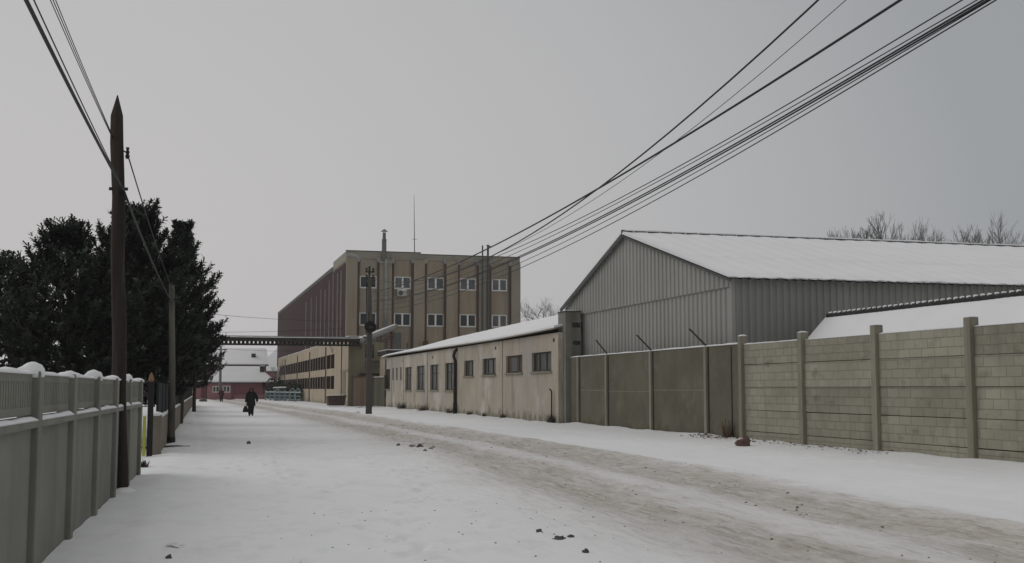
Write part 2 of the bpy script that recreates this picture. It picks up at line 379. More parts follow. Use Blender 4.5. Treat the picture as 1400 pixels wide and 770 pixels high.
def ground_mat():
    m = bpy.data.materials.new('snowy_road'); m.use_nodes = True
    nt = m.node_tree; N = nt.nodes; L = nt.links; b = N['Principled BSDF']
    b.inputs['Roughness'].default_value = .85; b.inputs['Specular IOR Level'].default_value = .25
    geo = N.new('ShaderNodeNewGeometry'); sp = N.new('ShaderNodeSeparateXYZ'); L.new(geo.outputs['Position'], sp.inputs[0])

    def math_(op, a, bb=None, c=None):
        n = N.new('ShaderNodeMath'); n.operation = op
        for i, x in enumerate((a, bb, c)):
            if x is None: continue
            if isinstance(x, (int, float)): n.inputs[i].default_value = x
            else: L.new(x, n.inputs[i])
        return n.outputs[0]

    def curve(x, pts):
        n = N.new('ShaderNodeFloatCurve'); cm = n.mapping.curves[0]
        cm.points[0].location = pts[0]; cm.points[1].location = pts[-1]
        for p in pts[1:-1]: cm.points.new(*p)
        n.mapping.update(); L.new(x, n.inputs['Value']); return n.outputs['Value']

    def nse(sc, st, detail=6, rg=.6, off=(0, 0, 0)):
        vm = N.new('ShaderNodeVectorMath'); vm.operation = 'MULTIPLY_ADD'; vm.inputs[1].default_value = st; vm.inputs[2].default_value = off
        L.new(geo.outputs['Position'], vm.inputs[0])
        n = N.new('ShaderNodeTexNoise'); n.inputs['Scale'].default_value = sc; n.inputs['Detail'].default_value = detail; n.inputs['Roughness'].default_value = rg
        L.new(vm.outputs[0], n.inputs['Vector']); return n.outputs['Fac']

    def rng_(x, a, bb, lo=0., hi=1.):
        n = N.new('ShaderNodeMapRange'); n.inputs['From Min'].default_value = a; n.inputs['From Max'].default_value = bb
        n.inputs['To Min'].default_value = lo; n.inputs['To Max'].default_value = hi
        L.new(x, n.inputs['Value']); return n.outputs[0]

    def mix(f, a, bb):
        n = N.new('ShaderNodeMix'); n.data_type = 'RGBA'
        if isinstance(f, (int, float)): n.inputs['Factor'].default_value = f
        else: L.new(f, n.inputs['Factor'])
        for k, x in (('A', a), ('B', bb)):
            if isinstance(x, tuple): n.inputs[k].default_value = (*x, 1)
            else: L.new(x, n.inputs[k])
        return n.outputs['Result']

    X, Y = sp.outputs['X'], sp.outputs['Y']
    yn = math_('DIVIDE', Y, 200.)
    xc = math_('MULTIPLY', curve(yn, [(0, .345), (.06, .365), (.1, .387), (.15, .418), (.22, .42), (.31, .42), (.39, .415), (.55, .37), (.8, .30), (1, .24)]), 20.)
    w = math_('SUBTRACT', X, xc)
    w = math_('ADD', w, math_('MULTIPLY', math_('SUBTRACT', nse(.35, (1, .22, 1)), .5), 1.5))
    w = math_('ADD', w, math_('MULTIPLY', math_('SUBTRACT', nse(2.6, (1, .35, 1)), .5), .55))
    wn = math_('DIVIDE', math_('ADD', w, 5.), 10.)
    rut = curve(wn, [(0, 0), (.14, .06), (.22, .22), (.29, .55), (.36, .92), (.42, 1.0), (.465, .72), (.50, .42), (.535, .46), (.58, .85), (.64, 1.0), (.70, .90), (.745, .42), (.78, .05), (.84, 0.0), (1, 0)])
    patch = nse(.9, (1, .3, 1), 7, .65)
    fine = nse(9, (1, .55, 1), 6, .7)
    dirt = math_('MULTIPLY', rut, rng_(patch, .28, .62, .5, 1.1))
    dirt2 = math_('MULTIPLY', dirt, rng_(fine, .3, .7, .72, 1.15))
    snow = mix(rng_(nse(.25, (1, .5, 1)), .35, .65), (.76, .765, .775), (.81, .81, .82))
    # trampled, slightly grey strip on the left half of the street
    tr = math_('MULTIPLY', rng_(nse(1.1, (1, .55, 1), 8, .72), .52, .74, 0, .55), curve(wn, [(0, .9), (.2, .9), (.35, .2), (1, .25)]))
    snow = mix(tr, snow, (.52, .505, .485))
    slush = mix(rng_(patch, .3, .68), (.365, .33, .29), (.50, .46, .41))
    slush = mix(rng_(nse(16, (1, .5, 1), 4), .60, .70, 0, .6), slush, (.20, .18, .155))
    c = mix(dirt2, snow, slush)
    strk = rng_(nse(7, (1.6, .16, 1), 5, .65), .50, .66, 0, .75)
    c = mix(math_('MULTIPLY', strk, dirt), c, (.25, .225, .195))
    wst = rng_(nse(5, (1.3, .2, 1), 5, .6, (7, 3, 0)), .54, .68, 0, .7)
    c = mix(math_('MULTIPLY', wst, dirt), c, (.66, .64, .61))
    # scattered dirt specks over the whole carriageway
    speck = math_('MULTIPLY', rng_(nse(22, (1, .45, 1), 3, .5), .69, .73, 0, .85), rng_(nse(.8, (1, .3, 1)), .46, .60, 0, 1))
    band = curve(wn, [(0, .02), (.14, .30), (.3, .9), (.7, 1), (.78, .12), (.85, .0), (1, 0)])
    c = mix(math_('MULTIPLY', speck, band), c, (.17, .15, .13))
    L.new(c, b.inputs['Base Color'])
    h = math_('ADD', math_('MULTIPLY', fine, math_('ADD', math_('MULTIPLY', dirt, .9), .12)), math_('MULTIPLY', nse(3.2, (1, .6, 1), 6), .5))
    bp = N.new('ShaderNodeBump'); bp.inputs['Strength'].default_value = .55; bp.inputs['Distance'].default_value = .05
    L.new(h, bp.inputs['Height']); L.new(bp.outputs['Normal'], b.inputs['Normal'])
    return m


# ------------------------------------------------------------------ ground
def road_centre(y):
    return float(np.interp(y, [0, 12, 20, 30, 44, 62, 78, 110, 160, 200], [6.9, 7.3, 7.74, 8.36, 8.4, 8.4, 8.3, 7.4, 6, 4.8]))


def ground_z(x, y):
    if y > 400 or y < -5 or x < -60 or x > 80: return 0.0
    w = x - road_centre(y) + .5 * noise.noise(Vector((x * .3, y * .08, 2)))
    z = 0
    for c, s, d in ((-1.05, .5, -.06), (1.25, .55, -.07), (.1, .45, .02), (2.45, .28, .085), (-2.3, .5, .025)):
        z += d * math.exp(-((w - c) / s) ** 2)
    z += .03 * noise.noise(Vector((x * .5, y * .4, 0))) + .022 * noise.noise(Vector((x * 1.7, y * 1.3, 5))) + .010 * noise.noise(Vector((x * 4.5, y * 3.5, 9)))
    if -3.4 < w < 3.0:      # pressed tyre ridges running along the street
        k = min(1, (3.0 - w) * 1.5, (w + 3.4) * .8)
        z += 1.7 * k * (.020 * noise.noise(Vector((x * 4.2, y * .35, 11))) + .012 * noise.noise(Vector((x * 9, y * 1.2, 13))) + .008 * noise.noise(Vector((x * 11, y * 9, 15))))
    elif w <= -3.4:
        z += .010 * noise.noise(Vector((x * 8, y * 7, 21))) * max(0, noise.noise(Vector((x * .6, y * .3, 8))) + .2)
    if 15.6 < x < 17.7: z += .08 * ((x - 15.6) / 2.1) ** 2 * (1 + .8 * noise.noise(Vector((x, y * .6, 3))))
    if -1.6 < x < 0.4 and y < 130: z += .05 * max(0, 1 - abs(x + .6 - .01 * y) / .8)
    return z


xs = np.concatenate([[-1500, -600, -250, -120, -60, -35, -20, -12, -8, -5.5, -4], np.arange(-3, 18.5, .085), [19, 20, 22, 25, 30, 40, 60, 90, 150, 300, 700, 1500]])
ys = [-200, -60, -20, -5, 0, 3, 5, 6.5]
y = 7.5
while y < 260:
    ys.append(y); y += max(.075, y * .006)
ys += [275, 300, 340, 400, 500, 700, 1000, 1500]
ys = np.array(ys)
nx, ny = len(xs), len(ys)
gz = np.array([[ground_z(float(x), float(yy)) for x in xs] for yy in ys])
# trodden trails: one shallow print per step, with a little rim of pushed snow
for (xa, ya, xb, yb) in ((1.0, 7.5, 2.4, 40), (2.6, 9, .6, 52), (.4, 8, 1.3, 30), (15.2, 22, 13.9, 62), (3.9, 14, 4.6, 60), (2.2, 12, 5.2, 26)):
    n_ = int(math.hypot(xb - xa, yb - ya) / .68); dx_, dy_ = (xb - xa) / n_, (yb - ya) / n_
    for i in range(n_):
        wv = .12 * math.sin(i * .21 + xa)
        fx_, fy_ = xa + dx_ * i + wv + .11 * (1 if i % 2 else -1) + random.gauss(0, .03), ya + dy_ * i + random.gauss(0, .05)
        i0, i1 = np.searchsorted(xs, fx_ - .3), np.searchsorted(xs, fx_ + .3); j0, j1 = np.searchsorted(ys, fy_ - .4), np.searchsorted(ys, fy_ + .4)
        if i1 <= i0 or j1 <= j0: continue
        gx_, gy_ = np.meshgrid(xs[i0:i1] - fx_, ys[j0:j1] - fy_)
        r2 = (gx_ / .085) ** 2 + (gy_ / .17) ** 2
        gz[j0:j1, i0:i1] += random.uniform(.6, 1.1) * (-.07 * np.exp(-r2 ** 1.5) + .03 * np.exp(-((np.sqrt(r2) - 1.5) / .4) ** 2))
gv = [(float(x), float(yy), float(gz[j, i])) for j, yy in enumerate(ys) for i, x in enumerate(xs)]
gf = [(j * nx + i, j * nx + i + 1, (j + 1) * nx + i + 1, (j + 1) * nx + i) for j in range(ny - 1) for i in range(nx - 1)]
me = bpy.data.meshes.new('ground'); me.from_pydata(gv, [], gf); me.materials.append(ground_mat())
me.polygons.foreach_set('use_smooth', [True] * len(me.polygons))
go = bpy.data.objects.new('ground', me); col.objects.link(go)
tag(go, 'snow covered ground and street with brown slushy wheel ruts', 'ground', kind='structure')


# ------------------------------------------------------------------ brick-pattern precast fence, right
PY = [35.4, 31.45, 27.55, 23.62, 19.7]
fx = 17.75
bf = thing('precast_fence', (17.8, 27.5, 0), 'tall precast concrete fence of brick patterned panels between posts, beside the small snowy shed', 'fence')
for i, yy in enumerate(PY):
    top = [3.42, 3.36, 3.38, 3.36, 3.36][i]
    po = MB().box(fx - .14, fx + .12, yy - .115, yy + .115, -.1, top).build('post', mt['concrete_post'], bf, bevel=.015)
    MB().snow_strip((fx - .01, yy - .13, top), (fx - .01, yy + .13, top), .27, (.06, .05, .025, .03, .04)[i], 4, i).build('snow_cap', mt['snow'], po, smooth=True)
rows = [(-.05, .30), (.315, .985), (1.0, 1.725), (1.74, 2.465), (2.48, 3.14)]
for i in range(len(PY) - 1):
    y1, y0 = PY[i] - .115, PY[i + 1] + .115
    for k, (a, b_) in enumerate(rows):
        o = MB()
        o.box(0, .07, 0, y1 - y0, 0, b_ - a)
        p = o.build('panel', mt['brickpanel'], bf, local=True, bevel=.012)
        off = Vector((fx - .03 + random.uniform(-.008, .008), y0, a)) - ORIGIN[bf]
        p.location = off
        p.rotation_euler = (random.uniform(-.0015, .0015), 0, random.uniform(-.002, .002))
    MB().snow_strip((fx, y1, 3.14), (fx, y0, 3.14), .085, .035 if i != 1 else .018, None, i + 9).build('snow_strip', mt['snow'], bf, smooth=True)
    MB().box(fx + .05, fx + .07, y0 - .05, y1 + .05, -.05, 3.1).build('backing', mt['joint'], bf)

# ------------------------------------------------------------------ plain concrete wall, right
cw = thing('concrete_wall', (17.8, 44.5, 0), 'tall plain grey-brown concrete wall with angled rusty brackets, in front of the grey metal hall', 'wall')
MB().box(17.72, 17.92, 35.52, 53.5, -.1, 3.17).build('wall_slab', mt['concrete'], cw, bevel=.01)
for yy in (38.15, 43.25, 48.35, 52.2):
    MB().box(17.62, 17.72, yy - .10, yy + .10, -.1, 3.17).build('rib', mt['concrete_post'], cw, bevel=.012)
    MB().box(17.700, 17.72, yy - .17, yy - .102, 0, 3.15).build('joint', mt['joint'], cw)
for y0_, y1_, zz in ((38.33, 43.1, 1.62), (43.43, 48.2, 1.56), (48.53, 52.0, 1.60)):
    MB().box(17.712, 17.722, y0_, y1_, zz, zz + .025).build('seam', mt['concrete_post'], cw)
for yy in (36.2,):
    MB().box(17.700, 17.72, yy - .03, yy + .03, 0.05, 3.1).build('joint', mt['joint'], cw)
MB().snow_strip((17.80, 35.55, 3.17), (17.80, 53.5, 3.17), .24, .05, None, 4).build('snow_strip', mt['snow'], cw, smooth=True)
for yy, dx in ((38.2, -.62), (43.3, -.60), (48.4, -.50)):
    b_ = MB(); p0 = Vector((17.78, yy, 3.15)); p1 = Vector((17.78 + dx, yy + .18, 3.15 + .66))
    b_.bar(p0, p1, .055, .055)
    for t in (.35, .65, .95):
        c = p0.lerp(p1, t); b_.bar(c - Vector((0, .05, 0)), c + Vector((0, .05, 0)), .02, .02)
    b_.build('wire_bracket', mt['rusty'], cw)

# ------------------------------------------------------------------ pier between wall and low building
pr = thing('concrete_pier', (17.9, 54.1, 0), 'tall grey concrete pier with two dark recesses, between long cream building and metal hall', 'pier')
pb = MB()
pb.facade((17.5, 53.55, 0), (1, 0, 0), (0, -1, 0), .78, 5.36, [(.34, .76, 4.62, 4.86), (.38, .76, 3.78, 3.98)], .3, True)
pb.quad((17.5, 53.55, 0), (17.5, 54.7, 0), (17.5, 54.7, 5.36), (17.5, 53.55, 5.36))
pb.quad((18.28, 53.55, 0), (18.28, 54.7, 0), (18.28, 54.7, 5.36), (18.28, 53.55, 5.36))
pb.quad((17.5, 54.7, 0), (18.28, 54.7, 0), (18.28, 54.7, 5.36), (17.5, 54.7, 5.36))
pb.quad((17.5, 53.55, 5.36), (18.28, 53.55, 5.36), (18.28, 54.7, 5.36), (17.5, 54.7, 5.36))
pb.build('shaft', mt['pier'], pr)
MB().box(17.47, 18.31, 53.52, 54.73, 5.363, 5.43).build('cap', mt['trim'], pr, bevel=.01)
MB().box(17.9, 18.26, 53.56, 53.8, 4.55, 4.62).build('ledge', mt['joint'], pr)
MB().snow_strip((17.9, 53.6, 5.43), (17.9, 54.65, 5.43), .7, .04, 5, 2).build('snow_cap', mt['snow'], pr, smooth=True)

# ------------------------------------------------------------------ hall
GX = 18.45
YR, YN, YF = 47.85, 37.6, 56.3
ZR = 8.42


def roofline(yy):
    return ZR - (YR - yy) * (ZR - 5.62) / (YR - YN) if yy <= YR else ZR - (yy - YR) * (ZR - 5.80) / (YF - YR)


hall = thing('metal_hall', (30, 47, 0), 'big gabled hall clad in grey corrugated metal with snow covered roof', 'industrial hall')
LX = 50.


def corr(L, per, dep):
    """trapezoid profile: list of (t, offset)"""
    out = []; t = 0
    while t < L:
        out += [(t, 0), (t + per * .30, 0), (t + per * .42, -dep), (t + per * .86, -dep)]
        t += per
    return [(min(a, L), b) for a, b in out if a < L + per * .2]


def sheet_gable(x, za, zb):
    b_ = MB(); vs = []; fs = []
    pr_ = corr(YF - YN, .40, .05)
    for t, d in pr_:
        yy = YN + t
        lo = za; hi = roofline(yy) - .06 if zb is None else zb
        vs += [(x - d * -1, yy, lo), (x - d * -1, yy, max(hi, lo))]
    for i in range(len(pr_) - 1): fs.append((2 * i, 2 * i + 1, 2 * i + 3, 2 * i + 2))
    return b_.add(vs, fs)


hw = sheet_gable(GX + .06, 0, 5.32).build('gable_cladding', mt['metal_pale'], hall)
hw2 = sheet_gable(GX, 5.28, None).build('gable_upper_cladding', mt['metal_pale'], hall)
b_ = MB(); vs = []; fs = []
pr_ = corr(LX - GX - .02, .27, .045)
for t, d in pr_: vs += [(GX + .02 + t, YN - d * -1 , 0), (GX + .02 + t, YN - d * -1, 5.6)]
for i in range(len(pr_) - 1): fs.append((2 * i, 2 * i + 1, 2 * i + 3, 2 * i + 2))
b_.add(vs, fs).build('side_cladding', mt['metal_shaded'], hall)
MB().box(GX + .1, LX, YN + .1, YF, 0, 5.3).build('core', mt['trim'], hall)
MB().box(GX - .05, GX + .10, YN - .10, YN + .04, 0, 5.55).build('corner_trim', mt['metal_pale'], hall, bevel=.01)
# roof sheets with visible corrugated eaves
EN, EF = YN - .32, YF + .35
zEN, zEF = roofline(EN), roofline(EF)
for ye, ze, nm in ((EN, zEN, 'roof_sheet'), (EF, zEF, 'roof_sheet')):
    b_ = MB(); vs = []; fs = []
    n = int((LX - GX + .2) / .09)
    for i in range(n + 1):
        x = GX - .18 + i * .09
        dz = .035 * (1 if (i // 2) % 2 else -1)
        vs += [(x, YR, ZR + dz), (x, ye, ze + dz)]
    for i in range(n): fs.append((2 * i, 2 * i + 1, 2 * i + 3, 2 * i + 2))
    b_.add(vs, fs).build(nm, mt['roof_sheet'], hall)
    # snow slab with a ragged lower edge
    b_ = MB(); vs = []; fs = []
    n = int((LX - GX + .1) / .16)
    tt = [0, .2, .4, .60, .625, .8, .93, 1.0]
    m_ = len(tt)
    for i in range(n + 1):
        x = GX - .19 + i * .16
        edge = .02 + .16 * max(0, noise.noise(Vector((x * 1.3, ye, 1)))) + .13 * random.random() ** 2
        for k, t in enumerate(tt):
            s_ = t * (1 - edge / abs(ye - YR))
            yy = YR + (ye - YR) * s_; zz = ZR + (ze - ZR) * s_ + .05 + (.09 if k < 4 else .055) * (1 if k < m_ - 1 else .3) + .012 * math.sin(x * 7.3) + .025 * noise.noise(Vector((x * .5, yy * .5, 3)))
            vs.append((x, yy, zz))
        sg = 1 - edge / abs(ye - YR)
        vs.append((x, YR + (ye - YR) * sg, ZR + (ze - ZR) * sg + .02))
        vs.append((x, YR, ZR + .02))
    q = m_ + 2
    for i in range(n):
        for k in range(q):
            k2 = (k + 1) % q
            fs.append((i * q + k, i * q + k2, (i + 1) * q + k2, (i + 1) * q + k))
    fs.append(tuple(range(q))); fs.append(tuple(n * q + k for k in range(q))[::-1])
    b_.add(vs, fs).build('roof_snow', mt['roof_snow'], hall)
for ye, ze in ((EN, zEN), (EF, zEF)):
    MB().bar((GX - .20, YR, ZR - .06), (GX - .20, ye, ze - .06), .05, .07 if ye < YR else .2).build('bargeboard', mt['trim'], hall)
b_ = MB()
x = GX - .2
while x < LX:
    b_.tube([(x, YR, ZR + .13), (x + .5, YR, ZR + .13)], .09, 8); x += .62
b_.build('ridge_cap', mt['trim'], hall)
MB().snow_strip((GX - .1, YR, ZR + .17), (LX, YR, ZR + .17), .22, .06, 120, 6).build('ridge_snow', mt['roof_snow'], hall, smooth=True)

# ------------------------------------------------------------------ small shed right
sh = thing('tiled_shed', (21.5, 27.5, 0), 'small shed behind the brick patterned fence, steep snow covered roof with dark ridge tiles', 'shed')
SY0, SY1 = 15.0, 36.40
MB().box(19.4, 23.6, SY0 + .2, SY1 - .15, 0, 2.0).build('wall', mt['pier'], sh)
MB().prism([(19.4, 2.003), (23.6, 2.003), (21.5, 4.0)], 'y', SY0 + .2, SY1 - .15).build('gable', mt['pier'], sh)
for s_ in (-1, 1):
    b_ = MB()
    b_.prism([(21.5, 4.15), (21.5 + s_ * 2.45, 1.62), (21.5 + s_ * 2.45, 1.50), (21.5, 4.03)], 'y', SY0, SY1)
    b_.build('roof_slope', mt['tile'], sh)
    vs = []; fs = []
    n = 60
    tt = [0, .3, .6, .9, 1]
    for i in range(n + 1):
        yy = SY0 + .03 + (SY1 - SY0 - .06) * i / n
        for k, t in enumerate(tt):
            vs.append((21.5 + s_ * (.08 + t * 2.3), yy, 4.15 - (.08 + t * 2.3) * 1.033 + .10 * (1 if k < 4 else .2) + .02 * noise.noise(Vector((t * 3, yy * .8, 1)))))
        vs.append((21.5 + s_ * 2.38, yy, 4.15 - 2.38 * 1.033 + .004)); vs.append((21.5 + s_ * .08, yy, 4.15 - .08 * 1.033 + .004))
    q = 7
    for i in range(n):
        for k in range(q): fs.append((i * q + k, i * q + (k + 1) % q, (i + 1) * q + (k + 1) % q, (i + 1) * q + k))
    fs.append(tuple(range(q))); fs.append(tuple(n * q + k for k in range(q))[::-1])
    MB().add(vs, fs).build('roof_snow', mt['roof_snow'], sh)
b_ = MB(); yy = SY0
while yy < SY1 - .1:
    b_.tube([(21.5, yy, 4.19), (21.5, yy + .27, 4.215)], [.10, .125], 9); yy += .30
b_.build('ridge_tiles', mt['tile'], sh)
b_ = MB(); yy = SY0
while yy < SY1 - .1:
    b_.lump((21.5, yy + .16, 4.29), .09, .06, int(yy * 7), 8, 3); yy += .30
b_.build('ridge_snow', mt['snow'], sh)['kind'] = 'stuff'

# ------------------------------------------------------------------ low cream building
BX = 17.3
lb = thing('low_building', (19, 79, 0), 'long low cream rendered building with a row of dark old windows and snowy roof', 'building')
BY0, BY1 = 53.95, 105.6
WINS = [  # y0, y1, z0, z1, style
    (55.2, 58.6, 2.55, 3.53, 'wide'), (60.4, 63.7, 2.54, 3.50, 'boarded'), (66.0, 69.2, 2.49, 3.48, 'wide'), (71.5, 74.1, 2.48, 3.47, 'wide'),
    (77.1, 79.9, 1.56, 3.44, 'tall'), (82.1, 85.1, 1.57, 3.42, 'tall'), (87.2, 90.4, 1.56, 3.43, 'tall'), (92.5, 95.4, 1.55, 3.41, 'tall'),
    (97.05, 97.8, 2.37, 3.46, 'slit'), (99.0, 99.75, 2.40, 3.45, 'slit'), (100.85, 101.6, 2.43, 3.44, 'slit'), (102.8, 105.1, 1.62, 3.40, 'tall')]
wb = MB()
wb.facade((BX, BY0, -.1), (0, 1, 0), (-1, 0, 0), BY1 - BY0, 4.5, [(a - BY0, b - BY0, c + .1, d + .1) for a, b, c, d, _ in WINS], .22)
wb.quad((BX, BY0, -.1), (24.5, BY0, -.1), (24.5, BY0, 4.4), (BX, BY0, 4.4))
wb.quad((BX, BY1, -.1), (24.5, BY1, -.1), (24.5, BY1, 4.4), (BX, BY1, 4.4))
wb.quad((24.5, BY0, -.1), (24.5, BY1, -.1), (24.5, BY1, 4.4), (24.5, BY0, 4.4))
wb.build('wall', mt['cream'], lb)
for (a, b, c, d, st) in WINS:
    xf = BX + .12
    f = MB()
    e = .09 if st != 'slit' else .05
    f.box(xf, xf + .07, a, a + e, c, d); f.box(xf, xf + .07, b - e, b, c, d)
    f.box(xf, xf + .07, a + e, b - e, c, c + e); f.box(xf, xf + .07, a + e, b - e, d - e, d)
    if st == 'wide':
        for t in (.36, .72): f.box(xf + .003, xf + .06, a + (b - a) * t - .05, a + (b - a) * t + .05, c + e, d - e)
    if st == 'boarded':
        f.box(xf + .003, xf + .06, a + (b - a) * .33 - .06, a + (b - a) * .33 + .06, c + e, d - e)
    if st == 'tall':
        f.box(xf + .003, xf + .06, (a + b) / 2 - .05, (a + b) / 2 + .05, c + e, d - e)
        f.box(xf + .006, xf + .055, a + e, (a + b) / 2 - .05, c + (d - c) * .66 - .04, c + (d - c) * .66 + .04)
        f.box(xf + .006, xf + .055, (a + b) / 2 + .05, b - e, c + (d - c) * .66 - .04, c + (d - c) * .66 + .04)
    fr = f.build('window', mt['darkframe'], lb)
    g = MB()
    g.box(xf + .035, xf + .05, a + e, b - e, c + e, d - e)
    pane = g.build('pane', mt['board'] if st in ('boarded', 'slit') else mt['dirtyglass'], fr)
    if st == 'boarded': fr['label'] = 'window partly boarded with reddish sheet'
    if st == 'boarded':
        MB().box(xf + .022, xf + .034, a + 1.5, a + 2.6, c + .1, d - .1).build('curtain', mt['dirtyglass'], fr)
    if st != 'slit':
        MB().box(BX - .10, BX + .12, a - .12, b + .12, c - .085, c - .003).build('sill', mt['sill'], fr, bevel=.01)
    MB().box(BX + .222, BX + .24, a - .02, b + .02, c - .02, d + .02).build('reveal_back', mt['joint'], fr)
# pilaster edges, band, vents, pipes
for yy in (54.1, 64.6, 76.9, 86.2, 96.2, 101.9):
    MB().box(BX - .045, BX, yy - .16, yy + .16, -.05, 4.33).build('pilaster', mt['cream'], lb)
for yy, zz in ((54.75, 4.05), (66.0, 4.03), (84.2, 3.95), (96.6, 3.95)):
    MB().tube([(BX - .03, yy, zz), (BX + .05, yy, zz)], .10, 10).build('vent', mt['joint'], lb)
dp = MB().tube([(BX - .02, 76.0, 4.30), (BX - .16, 76.1, 4.15), (BX - .20, 76.3, 3.85), (BX - .12, 76.2, 3.5), (BX - .12, 76.2, .0)], .11, 10)
dp.build('downpipe', mt['steel'], lb, smooth=True)
MB().tube([(BX - .12, 76.2, 0), (BX - .12, 76.2, .75)], .135, 10).build('pipe_foot', mt['black'], lb)
MB().tube([(BX - .10, 54.85, 0), (BX - .10, 54.85, 1.55), (BX - .22, 54.8, 1.68)], .035, 8).build('standpipe', mt['black'], lb)
MB().tube([(BX - .05, 104.9, .9), (BX - .05, 104.9, 4.3)], .05, 8).build('thin_pipe', mt['steel'], lb)
# roof: uneven eave line, snow pitch rising to a ridge
YS = np.linspace(BY0 + .05, BY1 + .5, 70)


def eave_z(yy):
    return float(np.interp(yy, [53, 58, 66, 74, 82, 95, 103, 106.5], [4.56, 4.50, 4.45, 4.47, 4.50, 4.55, 4.55, 4.42]))


def ridge_z(yy):
    return float(np.interp(yy, [53, 58, 66, 74, 82, 95, 102, 106.5], [5.45, 5.6, 5.84, 5.82, 5.75, 5.65, 5.4, 4.62]))


for nm, th, m_, dx in (('roof_slab', .07, mt['sill'], 0), ('roof_snow', .10, mt['roof_snow'], .0)):
    vs = []; fs = []
    for yy in YS:
        e, r_ = eave_z(yy), ridge_z(yy)
        base = 0 if nm == 'roof_slab' else .072
        jig = 0 if nm == 'roof_slab' else .03 * noise.noise(Vector((yy * .9, 0, 4)))
        for (x, z) in ((BX - .25 + dx + jig, e + base), (BX - .23 + dx + jig, e + base + th), (21, r_ + base + th + jig), (24.9, r_ + base + th - 1.0), (24.9, r_ + base - 1.0), (21, r_ + base)):
            vs.append((x, yy, z))
    q = 6
    for i in range(len(YS) - 1):
        for k in range(q): fs.append((i * q + k, i * q + (k + 1) % q, (i + 1) * q + (k + 1) % q, (i + 1) * q + k))
    fs.append(tuple(range(q))); fs.append(tuple((len(YS) - 1) * q + k for k in range(q))[::-1])
    MB().add(vs, fs).build(nm, m_, lb)

# flat roofed block behind its far end
fb = thing('flat_block', (20.8, 109, 0), 'flat roofed block with dark fascia behind the far end of the long cream building', 'building')
MB().box(17.75, 24, 106.7, 111.5, 0, 4.75).build('wall', mt['cream2'], fb)
MB().box(17.55, 24.2, 106.5, 111.7, 4.753, 5.18).build('fascia', mt['steel'], fb, bevel=.02)
MB().box(17.60, 24.15, 106.55, 111.65, 5.183, 5.25).build('roof_snow', mt['roof_snow'], fb, bevel=.03)
MB().tube([(19.6, 107.2, 5.37), (19.6, 107.2, 5.9)], .06, 6).build('vent_pipe', mt['steel'], fb)

# ------------------------------------------------------------------ big factory building
FY = 133.0
BXL, BXR = 17.23, 37.75
fa = thing('factory_building', (27, 160, 0), 'large four storey factory block, brown rendered front with white windows and dark red flank', 'building')
FW = [(18.79, 20.74), (22.78, 24.73), (26.65, 28.65), (30.5, 32.48), (34.38, 36.25)]
FZ = [(13.12, 14.55), (8.83, 10.33)]
holes = [(a - BXL, b - BXL, c, d) for a, b in FW for c, d in FZ]
b_ = MB().facade((BXL, FY, 0), (1, 0, 0), (0, -1, 0), BXR - BXL, 16.45, holes, .25)
b_.quad((BXR, FY, 0), (BXR, 236, 0), (BXR, 236, 16.45), (BXR, FY, 16.45))
b_.build('front_wall', mt['facade'], fa)
b_ = MB(); b_.box(BXL - .03, 25.86, FY - .06, 145.3, 16.453, 17.33)
b_.build('parapet', mt['facade_grey'], fa, bevel=.03)
MB().box(25.863, BXR + .05, FY - .06, 145.3, 16.453, 17.16).build('parapet', mt['facade_grey'], fa, bevel=.03)
MB().box(BXL - .06, 25.88, FY - .10, FY + .3, 17.333, 17.42).build('coping', mt['trim'], fa)
MB().box(25.89, BXR + .08, FY - .10, FY + .3, 17.163, 17.24).build('coping', mt['trim'], fa)
MB().box(BXL + .1, BXR - .1, 145.31, 236, 16.2, 16.44).build('roof', mt['roof_snow'], fa)
for i, (a, b) in enumerate([(17.20, 18.48), (21.0, 22.43), (24.99, 26.28), (28.84, 30.19), (32.74, 33.98), (36.66, 37.78)]):
    MB().box(a, b, FY - .38, FY - .003, 0, 16.44).build('pilaster', mt['facade'] if i < 4 else mt['facade_grey'], fa, bevel=.02)
for i, x in enumerate((18.62, 20.88, 22.57, 24.86, 26.42, 28.70, 30.33, 32.62, 34.12, 36.52)):
    dpp = MB().tube([(x, FY - .17, 4.5), (x, FY - .17, 16.25)], .13, 8).build('downpipe', mt['rust_pipe'], fa)
    MB().tube([(x, FY - .25, 16.1), (x, FY - .25, 16.6)], [.12, .27], 8).build('hopper', mt['hopper'], dpp)
# windows
win0 = None
for (c, d) in FZ:
    for wi, (a, b) in enumerate(FW):
        yf = FY + .08
        if True:
            f = MB(); e = .13
            W, H = b - a, d - c
            f.box(0, e, 0, .08, 0, H); f.box(W - e, W, 0, .08, 0, H); f.box(e, W - e, 0, .08, 0, e); f.box(e, W - e, 0, .08, H - e, H)
            f.box(W / 2 - .10, W / 2 + .10, .003, .077, e, H - e)
            fr = f.build('window', mt['white'], fa, local=True)
            fr.location = Vector((a, yf, c)) - ORIGIN[fa]
            MB().box(e, W - e, .04, .06, e, H - e).build('pane', mt[('paleglass', 'glass', 'paleglass', 'curtainskyglass', 'paleglass')[(wi * 2 + (c > 12)) % 5] if c > 12 else ('glass', 'glass', 'glass', 'glass', 'curtainskyglass')[wi]], fr, local=True)
            MB().box(-.08, W + .08, -.16, -.003, -.08, -.003).build('sill', mt['dirty_white'], fr, local=True)
